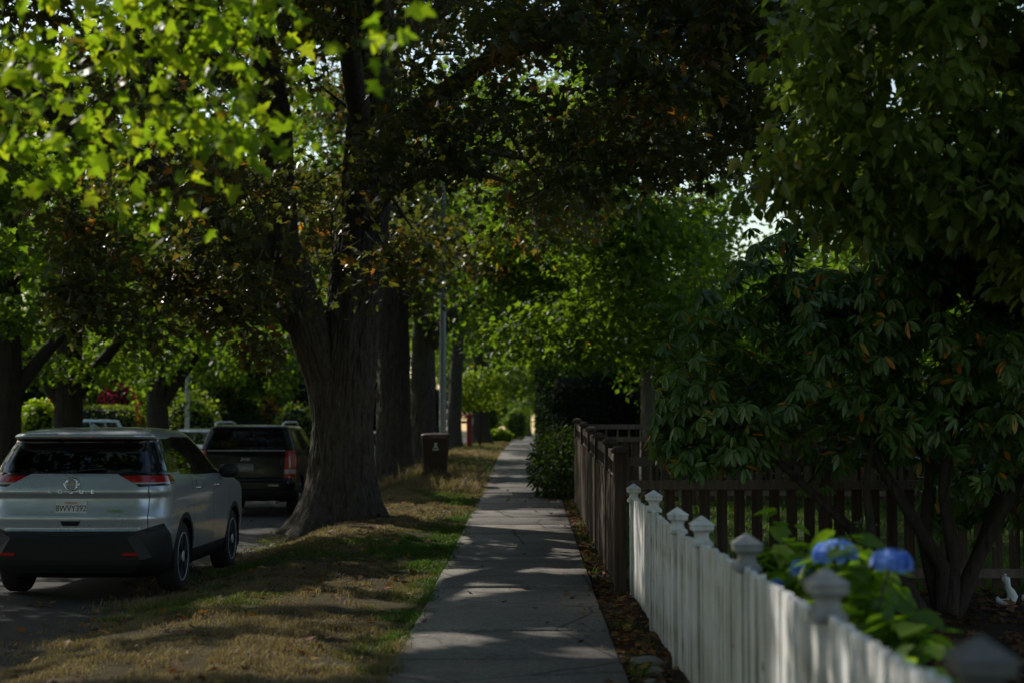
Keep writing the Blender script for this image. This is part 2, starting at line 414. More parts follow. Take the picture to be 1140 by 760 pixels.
# ------------------------------------------------------------------ white picket fence
def white_fence():
    rng = random.Random(3)
    root = empty('picket_fence', (1.0, 8.0, 0), 0, 'weathered white picket fence with pointed post caps beside the sidewalk', 'fence')
    ys = [14.72, 12.45, 10.45, 9.05, 7.2, 5.25, 3.47, 1.6, -.3]
    tops = [1.067, 1.09, 1.05, 1.068, 1.088, 1.098, 1.105, 1.105, 1.105]
    X = 1.0
    loc = Vector((1.0, 8.0, 0))
    def put(mb, name, parent=None, mat='whitewood', off=loc):
        mb.v = [tuple(Vector(p) - off) for p in mb.v]
        return mb.build(name, M[mat], parent)
    for i, (y, t) in enumerate(zip(ys, tops)):
        b = MB(); w = .038; lean = rng.uniform(-.008, .008)
        z0 = h1(X, y) - .1
        b.box((X + lean, y, (z0 + t - .17) / 2), (w * 2, w * 2, t - .17 - z0), bev=.006)
        p = put(b, 'post', root)
        c = MB(); c.lathe([(.046, t - .178), (.060, t - .172), (.060, t - .150), (.052, t - .146), (.040, t - .130), (.036, t - .112), (.040, t - .096), (.056, t - .084), (.062, t - .080), (.062, t - .056), (.068, t - .052), (.066, t - .046), (.003, t)], square=True, c=(X + lean, y, 0))
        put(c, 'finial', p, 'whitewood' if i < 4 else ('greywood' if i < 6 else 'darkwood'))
    for (y1, t1), (y0, t0) in zip(zip(ys, tops), zip(ys[1:], tops[1:])):
        b = MB(); n = max(2, round((y1 - y0 - .1) / .124)); L = y1 - y0 - .09
        sag = rng.uniform(.0, .012)
        for k in range(n):
            y = y0 + .045 + L * (k + .5) / n
            f = (k + .5) / n
            top = lerp(t0, t1, f) - .152 - sag * math.sin(f * math.pi) + rng.uniform(-.008, .008)
            zb = h1(X, y) + .05 + rng.uniform(-.01, .01)
            w = .078; th = .024
            # dog-eared picket
            x0 = X - .004 + rng.uniform(-.005, .005); ry = rng.uniform(-.016, .016)
            prof = [(-w / 2, zb), (w / 2, zb), (w / 2, top - .012), (w / 2 - .02, top), (-w / 2 + .02, top), (-w / 2, top - .012)]
            vs = [(x0 - th / 2, y + a + ry * (z - .5), z) for a, z in prof] + [(x0 + th / 2, y + a + ry * (z - .5), z) for a, z in prof]
            m = len(prof)
            b.add(vs, [tuple(range(m - 1, -1, -1)), tuple(range(m, 2 * m))] + [(q, (q + 1) % m, m + (q + 1) % m, m + q) for q in range(m)])
        put(b, 'picket_slats', root)
        for zr in (.22, .74):
            r = MB(); r.box((X + .03, (y0 + y1) / 2, zr + h1(X, (y0 + y1) / 2)), (.038, L - .004, .085), bev=.004); put(r, 'rail', root)
white_fence()

# ------------------------------------------------------------------ brown board fence
def brown_fence(name, label, posts, along, skip_last_post=False, skip_first_post=False, board_gap=.035, bw=.135, group=None, boards=True):
    """posts: list of (x,y,ztop)"""
    rng = random.Random(hash(name + label) % 1000 if False else len(label))
    x0, y0, _ = posts[0]
    root = empty(name, (x0, y0, h1(x0, y0)), 0, label, 'fence')
    off = root.location.copy()
    def put(mb, nm, mat, parent=root):
        mb.v = [tuple(Vector(p) - off) for p in mb.v]; return mb.build(nm, M[mat], parent)
    for i, (x, y, t) in enumerate(posts):
        if (skip_first_post and i == 0): continue
        zb = h1(x, y) - .1; b = MB()
        b.box((x, y, (zb + t - .07) / 2), (.112, .112, t - .07 - zb), bev=.006); p = put(b, 'post', 'brownwood')
        c = MB(); c.lathe([(.078, t - .075), (.082, t - .07), (.082, t - .045), (.066, t - .038), (.066, t - .028), (.02, t)], square=True, c=(x, y, 0)); put(c, 'post_cap', 'brownwood', p)
    for (xa, ya, ta), (xb, yb, tb) in zip(posts[:-1], posts[1:]):
        A = Vector((xa, ya, 0)); B = Vector((xb, yb, 0)); D = (B - A); Ln = D.length; D.normalize(); N = Vector((-D.y, D.x, 0))
        rz = math.atan2(D.y, D.x)
        za, zb = h1(xa, ya), h1(xb, yb)
        def rail(zoff, h, d, nn, lift=0, mat='railwood'):
            m = MB(); a = A + D * .058; b_ = B - D * .058
            for sgn in (0,):
                pa = a + N * nn; pb = b_ + N * nn
                u = N * (d / 2)
                vs = []
                for p, z in ((pa, ta - zoff), (pb, tb - zoff)):
                    vs += [p - u + Vector((0, 0, z - h / 2)), p + u + Vector((0, 0, z - h / 2)), p + u + Vector((0, 0, z + h / 2)), p - u + Vector((0, 0, z + h / 2))]
                m.add(vs, [(3, 2, 1, 0), (4, 5, 6, 7), (0, 1, 5, 4), (1, 2, 6, 5), (2, 3, 7, 6), (3, 0, 4, 7)])
            return put(m, 'rail', mat)
        rail(.155, .085, .04, 0); rail(.375, .085, .045, 0)
        n = max(2, int((Ln - .12) / .19))
        for k in range(n):
            m = MB(); f = (k + .5) / n; p = A.lerp(B, f); t = lerp(ta, tb, f)
            m.box((p.x, p.y, t - .265), (.03, .03, .136), rz=rz); put(m, 'baluster', 'brownwood')
        pitch = bw + board_gap; n = max(1, int((Ln - .12) / pitch)); m = MB()
        for k in range(n):
            f = .06 / Ln + (1 - .12 / Ln) * (k + .5) / n; p = A.lerp(B, f); t = lerp(ta, tb, f); g = h1(p.x, p.y)
            z0 = g + .05 + rng.uniform(0, .02); z1 = t - .345 + rng.uniform(-.006, .006)
            p = p + N * (.0335 + rng.uniform(0, .004))
            m.box((p.x, p.y, (z0 + z1) / 2), (bw, .018, z1 - z0), rz=rz + rng.uniform(-.01, .01), bev=.003)
        put(m, 'fence_planks', 'brownwood')
        g = (za + zb) / 2; tt = (ta + tb) / 2
        rail(tt - g - .2, .085, .038, 0)
    return root
bf = [(.88, 14.95, 1.42), (.88, 16.75, 1.49), (.88, 19.2, 1.545), (.88, 21.6, 1.625), (.88, 24.4, 1.71), (.88, 27.4, 1.79)]
brown_fence('board_fence', 'brown board fence with stepped capped posts running along the sidewalk edge', bf, 'y')
cf = [(.88, 14.95, 1.42)] + [(.88 + 1.95 * k, 14.95 + .02 * k, 1.42) for k in range(1, 6)]
brown_fence('board_fence', 'brown board fence with open lattice top crossing the garden behind the leafy rhododendron', cf, 'x', skip_first_post=True, board_gap=.055, bw=.10)
ff = [(.88, 27.4, 1.79), (2.9, 27.5, 1.79), (4.9, 27.6, 1.79), (6.9, 27.6, 1.79)]
brown_fence('board_fence', 'distant brown fence return running from the last capped post to the dark hedge', ff, 'x', skip_first_post=True)

# ------------------------------------------------------------------ wheeled bin
def wheeled_bin():
    x, y = -1.93, 33.0; z = h1(x, y)
    root = empty('wheeled_bin', (x, y, z), .06, 'dark brown wheeled refuse bin with a small white mark beneath the grey pole', 'bin')
    b = MB()
    lv = [(.08, .46, .52), (.12, .47, .55), (.5, .52, .62), (.93, .575, .70), (.96, .60, .73), (1.0, .60, .73)]
    vs = []; N = 24
    for z_, w, d in lv:
        for k in range(N):
            a = 2 * math.pi * k / N; c, s = math.cos(a), math.sin(a)
            e = .25
            vs.append((math.copysign(abs(c) ** e, c) * w / 2, math.copysign(abs(s) ** e, s) * d / 2, z_))
    fs = [(i * N + k, i * N + (k + 1) % N, (i + 1) * N + (k + 1) % N, (i + 1) * N + k) for i in range(len(lv) - 1) for k in range(N)]
    fs += [tuple(reversed(range(N)))]
    b.add(vs, fs, 0, True); body = b.build('bin_body', M['bin'], root)
    l = MB(); vs = []
    for z_, s_ in ((1.004, 1.0), (1.03, 1.03), (1.05, .98), (1.075, .75), (1.085, .3)):
        for k in range(N):
            a = 2 * math.pi * k / N; c, s = math.cos(a), math.sin(a); e = .25
            vs.append((math.copysign(abs(c) ** e, c) * .61 / 2 * s_, math.copysign(abs(s) ** e, s) * .75 / 2 * s_, z_))
    l.add(vs, [(i * N + k, i * N + (k + 1) % N, (i + 1) * N + (k + 1) % N, (i + 1) * N + k) for i in range(4) for k in range(N)] + [tuple(range(4 * N, 5 * N)), tuple(reversed(range(N)))], 0, True)
    l.build('lid', M['bin'], root)
    h = MB(); h.tube([(-.25, .40, .97), (-.25, .45, .99), (.25, .45, .99), (.25, .40, .97)], .016, 8); h.build('handle', M['bin'], root)
    for sx in (-1, 1):
        w = MB(); w.lathe([(.02, -.025), (.11, -.025), (.125, -.012), (.125, .012), (.11, .025), (.02, .025)], 20, 0, 'X', (sx * .27, .24, .125)); w.build('wheel', M['tyre'], root)
    # white printed mark: small round head over a triangle of arrows
    mk = MB()
    yb = -.5 * .62 - .03
    def flat(pts): mk.add([(px_, -.345 + .012 * 0, pz) for px_, pz in pts], [tuple(range(len(pts)))])
    cz = .78
    flat([(.032 * math.cos(a), cz + .075 + .032 * math.sin(a)) for a in [2 * math.pi * k / 12 for k in range(12)]])
    flat([(-.02, cz + .04), (.02, cz + .04), (.05, cz - .01), (.025, cz - .015), (0, cz + .015), (-.025, cz - .015), (-.05, cz - .01)])
    flat([(-.065, cz - .03), (.065, cz - .03), (.065, cz - .055), (-.065, cz - .055)])
    mk.build('printed_mark', M['white_mark'], root)
wheeled_bin()

# ------------------------------------------------------------------ poles
def pole(x, y, h, r, mat, label, name='street_lamp', arm=True):
    z = h1(x, y); root = empty(name, (x, y, z), 0, label, 'lamp post' if arm else 'pole')
    b = MB(); b.lathe([(r * 1.9, -.05), (r * 1.9, .04), (r * 1.25, .06), (r * 1.15, .5), (r, h * .6), (r * .8, h - .02), (r * .5, h)], 16); b.build('pole', M[mat], root)
    if arm:
        a = MB(); a.tube([(0, 0, h - .2), (-.3, .0, h + .35), (-1.0, .0, h + .6), (-1.8, .0, h + .62)], .035, 10); a.build('arm', M[mat], root)
        c = MB(); c.lathe([(.05, -.12), (.16, -.1), (.18, 0), (.10, .07), (.03, .1)], 16, 0, 'Z', (-2.0, 0, h + .6)); c.build('lamp_head', M[mat], root)
    else:
        c = MB(); c.lathe([(r * 1.2, h + .002), (r * 1.2, h + .03), (.01, h + .06)], 12); c.build('cap', M[mat], root)
    return root
pole(-2.27, 42, 7.6, .085, 'pole', 'tall grey metal street lamp pole rising behind the brown bin')
x, z = at(208, 415, 53); pole(x, 53, z - h1(x, 53), .075, 'whitepole', 'plain white pole standing across the street beyond the silver car', 'pole', False)

def red_post():
    x, _ = at(522.5, 480, 60); y = 60; z = h1(x, y)
    root = empty('wooden_post', (x, y, z), .15, 'red painted wooden post under the sunlit lime green branch', 'post')
    b = MB(); b.box((0, 0, .62), (.2, .2, 1.24), bev=.015); b.build('post', M['redpost'], root)
    c = MB(); c.lathe([(.12, 1.243), (.125, 1.25), (.125, 1.28), (.03, 1.36)], square=True); c.build('cap', M['redpost'], root)
    s = MB(); s.box((-.25, .0, 1.0), (.30, .05, .1), bev=.01); s.build('rail_stub', M['redpost'], root)
red_post()

# ------------------------------------------------------------------ white garden ornaments (curled squirrel outline)
def ornament(x, y, label, rz, sc):
    z = h1(x, y)
    root = empty('garden_ornament', (x, y, z), rz, label, 'ornament', None); root.scale = (sc,) * 3
    b = MB()
    p = [(-.035, 0, .225), (-.02, 0, .245), (.0, 0, .235), (.008, 0, .20), (.012, 0, .165), (.035, 0, .13), (.05, 0, .09), (.035, 0, .05), (.0, 0, .038), (-.045, 0, .04), (-.075, 0, .055), (-.085, 0, .085)]
    r = [.012, .030, .034, .026, .026, .036, .047, .044, .034, .026, .024, .012]
    b.tube(p, r, 14); b.build('body', M['ornament'], root)
    for s_ in (-1, 1):
        e = MB(); e.tube([(-.012, s_ * .014, .262), (-.006, s_ * .018, .285)], [.009, .003], 8); e.build('ear', M['ornament'], root)
    c = MB(); c.lathe([(.085, -.01), (.09, .004), (.085, .014), (.06, .018)], 20, 0, 'Z', (.0, 0, 0)); c.build('base', M['terracotta'], root)
x, z = at(1115, 676, 14.0); ornament(x, 14.0, 'small white curled garden ornament between the tree trunk and the fence corner', 0, 1.02)
x, z = at(1141, 672, 14.2); ornament(x, 14.2, 'white garden ornament cut off by the picture edge beside its smaller twin', .5, 1.05)

# stones near the white fence
for i, (x, y, s_) in enumerate([(.80, 10.6, .09), (.83, 10.2, .07), (.78, 9.75, .06)]):
    bm = bmesh.new(); bmesh.ops.create_icosphere(bm, subdivisions=3, radius=1)
    for v in bm.verts:
        n = 1 + .35 * (float(vnoise([v.co.x * 1.6 + i * 7], [v.co.y * 1.6], [v.co.z * 1.6], 5)[0]) - .5)
        v.co = Vector((v.co.x * s_ * 1.3, v.co.y * s_, v.co.z * s_ * .55)) * n
    me = bpy.data.meshes.new('stone'); bm.to_mesh(me); bm.free(); me.polygons.foreach_set('use_smooth', [True] * len(me.polygons)); me.materials.append(M['stone'])
    o = link(bpy.data.objects.new('stone', me)); o.location = (x, y, h1(x, y) + s_ * .2); o.rotation_euler = (0, 0, i * 1.3)
    tag(o, ['largest pale stone at the foot of the white picket fence', 'middling grey stone lying just before the largest one by the white fence', 'smallest stone by the weeds at the white fence foot'][i], 'stone')
# ------------------------------------------------------------------ sun and dapple planning
SUN_EL = R(36); SUN_AZ = math.atan2(-.70, .68)     # x,y direction toward the sun (ahead and over the street)
TOSUN = Vector((math.cos(SUN_EL) * math.sin(SUN_AZ), math.cos(SUN_EL) * math.cos(SUN_AZ), math.sin(SUN_EL)))
TS = np.array(TOSUN)
# sunlit places on the ground: photo px centre, width, height
PATCH = []
def gpatch(px, py, w, h):
    z = .0
    for _ in range(6):
        Y = (1.55 - z) * 1742 / max(py - 480, 3); X = (px - 587) / 1742 * Y; z = h1(X, Y)
    PATCH.append((X, Y, z, max(w / 2 / 1742 * Y, .05), max(Y * Y * (h / 2) / (1742 * (1.55 - z)), .05)))
for a in [(492, 713, 100, 12), (455, 722, 60, 8), (655, 727, 55, 9), (610, 706, 40, 6), (525, 657, 95, 7), (490, 664, 60, 7), (590, 637, 70, 5), (640, 640, 40, 4), (505, 640, 34, 5), (600, 604, 60, 4), (525, 592, 60, 6),
          (560, 577, 110, 5), (600, 569, 60, 4), (540, 541, 60, 4), (585, 536, 50, 3), (565, 526, 50, 3), (575, 519, 45, 3),
          (462, 566, 80, 10), (440, 578, 60, 8), (505, 566, 30, 8), (480, 630, 34, 10), (470, 648, 30, 8), (500, 600, 20, 10), (435, 652, 120, 10), (350, 664, 90, 10), (275, 668, 90, 10), (250, 725, 110, 9), (215, 728, 50, 7), (420, 708, 60, 7), (330, 700, 50, 6), (455, 690, 25, 10),
          (525, 534, 40, 6), (510, 524, 40, 5), (535, 515, 24, 5), (215, 738, 190, 8), (90, 715, 100, 7), (330, 715, 110, 8), (250, 690, 110, 8), (170, 745, 160, 10), (330, 745, 130, 12), (60, 752, 110, 9), (300, 720, 90, 9), (400, 670, 90, 7), (180, 700, 80, 7), (370, 690, 70, 6), (290, 573, 60, 5), (290, 590, 30, 5), (50, 650, 30, 4), (120, 735, 80, 7), (380, 735, 60, 6)]:
    gpatch(*a)
PATCH_A = np.array(PATCH)
VPATCH = [  # (axis, plane value, (a0,a1),(z0,z1), keep probability)
    ('x', .955, (13.3, 14.6), (.1, .95), .1), ('x', .955, (5.9, 6.5), (.3, .98), .15), ('x', .955, (4.3, 5.0), (.3, 1.0), .3), ('x', .955, (11.2, 11.9), (.5, 1.0), .4),
    ('y', 7.6, (-3.0, -1.15), (2.35, 4.2), .05), ('y', 6.0, (-.9, -.2), (2.7, 3.4), .4),
    ('y', 15.4, (-5.2, -3.7), (1.15, 1.75), .45), ('y', 26.0, (-5.6, -3.6), (1.5, 1.9), .5),
    ('y', 29.5, (-1.6, 4.2), (2.4, 6.6), .12), ('y', 31.5, (-1.6, 4.2), (2.4, 6.6), .35), ('y', 6.6, (1.0, 1.9), (.7, 1.35), .04), ('y', 5.7, (1.0, 1.9), (.7, 1.35), .06), ('y', 6.15, (1.0, 1.9), (.7, 1.35), .06), ('y', 7.1, (1.0, 1.9), (.7, 1.35), .06), ('y', 7.6, (1.0, 1.9), (.7, 1.3), .06), ('y', 8.2, (-3.0, -1.0), (2.4, 4.2), .1), ('y', 7.0, (-3.0, -1.0), (2.4, 4.2), .1), ('y', 43, (-3.2, 2.5), (2.4, 6.5), .3), ('y', 17.0, (-1.0, 3.2), (4.0, 7.5), .72), ('y', 20.5, (-6.5, -1.5), (3.4, 6.6), .72), ('y', 23.2, (-3.6, -2.2), (1.2, 3.4), .7),
]
def sun_cull(P, rng, pad=.11, skip=()):
    """True where a leaf may stay: leaves that would shade the planned sunlit places are left out"""
    keep = np.ones(len(P), bool)
    jit = rng.normal(0, .05, (len(P), 2))
    for X, Y, z, rx, ry in PATCH_A:
        t = (P[:, 2] - z) / TS[2]
        gx = P[:, 0] - TS[0] * t + jit[:, 0]; gy = P[:, 1] - TS[1] * t + jit[:, 1]
        ins = ((gx - X) / (rx + pad)) ** 2 + ((gy - Y) / (ry + pad * 1.3)) ** 2 < 1
        keep &= ~(ins & (P[:, 2] > z + .5))
    for vi, (ax, pv, (a0, a1), (z0, z1), kp) in enumerate(VPATCH):
        if vi in skip: continue
        i = 0 if ax == 'x' else 1
        t = (P[:, i] - pv) / TS[i]
        o = P[:, 1 - i] - TS[1 - i] * t; zz = P[:, 2] - TS[2] * t
        ins = (t > .9) & (o > a0) & (o < a1) & (zz > z0) & (zz < z1) & (rng.random(len(P)) > kp)
        keep &= ~ins
    return keep

# ------------------------------------------------------------------ leaves
def tmpl(right):
    """right half outline from base to tip -> (verts, faces) of a folded leaf"""
    base, tip = right[0], right[-1]; mid = right[1:-1]; n = len(mid)
    v = [base] + mid + [tip] + [(-x, y) for x, y in mid]
    V = np.array([(x, y, .22 * abs(x) - .16 * y * y) for x, y in v])
    f1 = list(range(0, n + 2)); f2 = [0, n + 1] + [n + 2 + k for k in reversed(range(n))]
    return V, [np.array([f1]), np.array([f2])]
T_MAPLE = tmpl([(0, 0), (.40, -.02), (.27, .20), (.56, .46), (.24, .50), (.20, .74), (0, 1)])
T_OVAL = tmpl([(0, 0), (.2, .22), (.27, .48), (.18, .78), (0, 1)])
T_LANCE = tmpl([(0, 0), (.11, .2), (.17, .5), (.12, .8), (0, 1)])
T_RHOMB = (np.array([(0, 0, 0), (.34, .45, .06), (0, 1, -.1), (-.34, .5, .06)]), [np.array([[0, 1, 2]]), np.array([[0, 2, 3]])])
T_BROAD = tmpl([(0, 0), (.30, .15), (.38, .42), (.24, .78), (0, 1)])

def norm(a): return a / np.maximum(np.linalg.norm(a, axis=1, keepdims=True), 1e-9)
def leaf_arrays(P, N, D, size, T):
    """P,N,D (n,3), size (n,) -> verts, face arrays"""
    TV, TF = T; k = len(TV); n = len(P)
    N = norm(N); D = norm(D - N * (D * N).sum(1, keepdims=True)); Sd = np.cross(D, N)
    V = P[:, None, :] + size[:, None, None] * (TV[None, :, 0:1] * Sd[:, None, :] + TV[None, :, 1:2] * D[:, None, :] + TV[None, :, 2:3] * N[:, None, :])
    F = []
    for f in TF:
        F.append((np.arange(n)[:, None, None] * k + f[None]).reshape(-1, f.shape[1]))
    return V.reshape(-1, 3), F, k
def leaf_mesh(name, P, N, D, size, T, mat, rnd, parent=None, off=None):
    V, F, k = leaf_arrays(P, N, D, size, T)
    if off is not None: V = V - np.array(off)
    return np_mesh(name, V, F, mat, {'rnd': np.repeat(rnd, k)}, parent=parent)
def rand_dirs(n, rng, up=.6, spread=.8):
    N = rng.normal(0, 1, (n, 3)) * spread; N[:, 2] += up; return norm(N)

def cluster_leaves(C, rad, per, rng, flat=.65, up=.7, spread=.7, droop=.5, size=(.10, .16)):
    """leaf clumps round the points C"""
    n = len(C); rad = np.broadcast_to(rad, (n,))
    cnt = np.maximum(4, rng.poisson(per, n))
    idx = np.repeat(np.arange(n), cnt); m = len(idx)
    d = rng.normal(0, 1, (m, 3)); d = norm(d) * (rng.random((m, 1)) ** .45)
    d[:, 2] *= flat
    P = C[idx] + d * rad[idx][:, None]
    N = rand_dirs(m, rng, up, spread) + d * .25
    D = d * .8 + rng.normal(0, .6, (m, 3)); D[:, 2] -= droop
    s = rng.uniform(size[0], size[1], m) * rng.uniform(.8, 1.1, m)
    tint = rng.random(n)[idx] * .35 + rng.random(m) * .65
    return P, N, D, s, np.clip(tint, 0, 1)

def ell(center, radii, n, rng, shell=.0, thr=.42, freq=.55, seed=0):
    """points in an ellipsoid, thinned by noise so that there are holes and lumps"""
    out = []
    c = np.array(center); r = np.array(radii)
    tot = 0
    while tot < n:
        d = rng.normal(0, 1, (n * 4, 3)); d = norm(d) * (rng.random((n * 4, 1)) ** (1 / 3.0)) ** (1 - shell)
        p = c + d * r
        q = vnoise(p[:, 0] * freq, p[:, 1] * freq, p[:, 2] * freq * 1.3, seed)
        p = p[q > thr]; out.append(p); tot += len(p)
    return np.concatenate(out)[:n]

# ------------------------------------------------------------------ trunks
def trunk_mesh(pts, rad, seg, rows, rng_seed, ridge=.05, flare=.9, flare_h=.4, mat='bark', name='trunk', parent=None, off=(0, 0, 0), root_n=5, lumps=.12):
    """one rough-barked tube along pts with root flare; pts in world space"""
    pts = [Vector(p) for p in pts]
    cum = [0]
    for a, b in zip(pts[:-1], pts[1:]): cum.append(cum[-1] + (b - a).length)
    tt = np.linspace(0, 1, rows) ** 1.25 * cum[-1]
    def samp(arr, t): return np.stack([np.interp(t, cum, [a[i] for a in arr]) for i in range(len(arr[0]))], 1)
    ker = np.array([1, 2, 3, 2, 1]) / 9
    C = samp([tuple(p) for p in pts], tt)
    Cs = np.stack([np.convolve(np.pad(C[:, i], 2, 'edge'), ker, 'valid') for i in range(3)], 1)
    r = np.interp(tt, cum, rad)
    th = np.arange(seg) / seg * 2 * np.pi
    hz = tt[:, None]; TH = th[None, :] + 0 * hz
    fl = 1 + flare * np.exp(-hz / flare_h) * (.55 + 1.1 * (.5 + .5 * np.cos(root_n * TH + rng_seed + .5 * np.sin(2 * TH))) ** 2 + .3 * np.cos(3 * TH + 1.7 * rng_seed))
    big = 1 + lumps * (fbm(np.cos(TH) * 1.6 + rng_seed, np.sin(TH) * 1.6, hz * .7, rng_seed, 2) - .5) * 2
    Rr = r[:, None] * fl * big
    f = 3.4
    q = fbm(np.cos(TH) * f * r[:, None] / .3 + 9 + .5 * np.sin(hz * 1.3), np.sin(TH) * f * r[:, None] / .3 + rng_seed, hz * 1.7, rng_seed + 3, 3)
    q = q * .6 + .4 * fbm(np.cos(TH) * 26 * r[:, None] + 3, np.sin(TH) * 26 * r[:, None], hz * 3.0, rng_seed + 5, 2)
    rid = 1 - np.abs(2 * q - 1)
    brk = vnoise(np.cos(TH) * 20 * r[:, None], np.sin(TH) * 20 * r[:, None], hz * 6.5 + 3 * q, rng_seed + 12); rid = rid - .55 * np.clip(.38 - brk, 0, 1)
    q2 = vnoise(np.cos(TH) * 44 * r[:, None], np.sin(TH) * 44 * r[:, None], hz * 9, rng_seed + 8)
    Rr = Rr + ridge * (rid - .75) * 1.7 + ridge * .55 * (q2 - .5)
    dv = np.gradient(Cs, axis=0); dv = norm(dv)
    ux = np.cross(dv, np.array([0, 1, 0])); ux = norm(ux); uy = np.cross(dv, ux)
    # flared rows keep level
    V = Cs[:, None, :] + Rr[:, :, None] * (np.cos(TH)[:, :, None] * ux[:, None, :] + np.sin(TH)[:, :, None] * uy[:, None, :])
    V = V.reshape(-1, 3) - np.array(off)
    i, j = np.meshgrid(np.arange(seg), np.arange(rows - 1)); i = i.ravel(); j = j.ravel()
    F = np.stack([j * seg + i, (j + 1) * seg + i, (j + 1) * seg + (i + 1) % seg, j * seg + (i + 1) % seg], 1)
    return np_mesh(name, V, [F], M[mat], smooth=True, parent=parent)

def branches(nodes, clusters, rng, r0=.09, r1=.012, seg=6, step=.9, sag=.12, maxn=400):
    """join clusters to the nearest point of the skeleton with bent limbs -> MB"""
    mb = MB(); nodes = [np.array(n, float) for n in nodes]; rads = [r0 * 1.6] * len(nodes)
    root = nodes[0]
    order = np.argsort(np.linalg.norm(clusters - root, axis=1))[:maxn]
    for ci in order:
        c = clusters[ci]; arr = np.array(nodes)
        d = np.linalg.norm(arr - c, axis=1); d = d + .35 * np.maximum(0, arr[:, 2] - c[2])
        k = int(np.argmin(d)); a = arr[k]; L = np.linalg.norm(c - a)
        if L < .15: continue
        n = max(2, int(L / step) + 1)
        ra = min(rads[k] * .8, .014 + .028 * L); pts = []; rr = []
        perp = rng.normal(0, .10 * L, 3)
        for q in range(n + 1):
            f = q / n
            p = a + (c - a) * f + perp * math.sin(f * math.pi) + np.array([0, 0, sag * L * math.sin(f * math.pi)]) + (rng.normal(0, .05, 3) if 0 < q < n else 0)
            pts.append(p); rr.append(lerp(ra, r1, f))
        mb.tube(pts, rr, seg, 0, False)
        for p, r_ in zip(pts[1:], rr[1:]): nodes.append(p); rads.append(r_)
    return mb
# ------------------------------------------------------------------ street maples
def tree_root(name, x, y, label, cat='tree', group=None):
    return empty(name, (x, y, h1(x, y)), 0, label, cat, group)

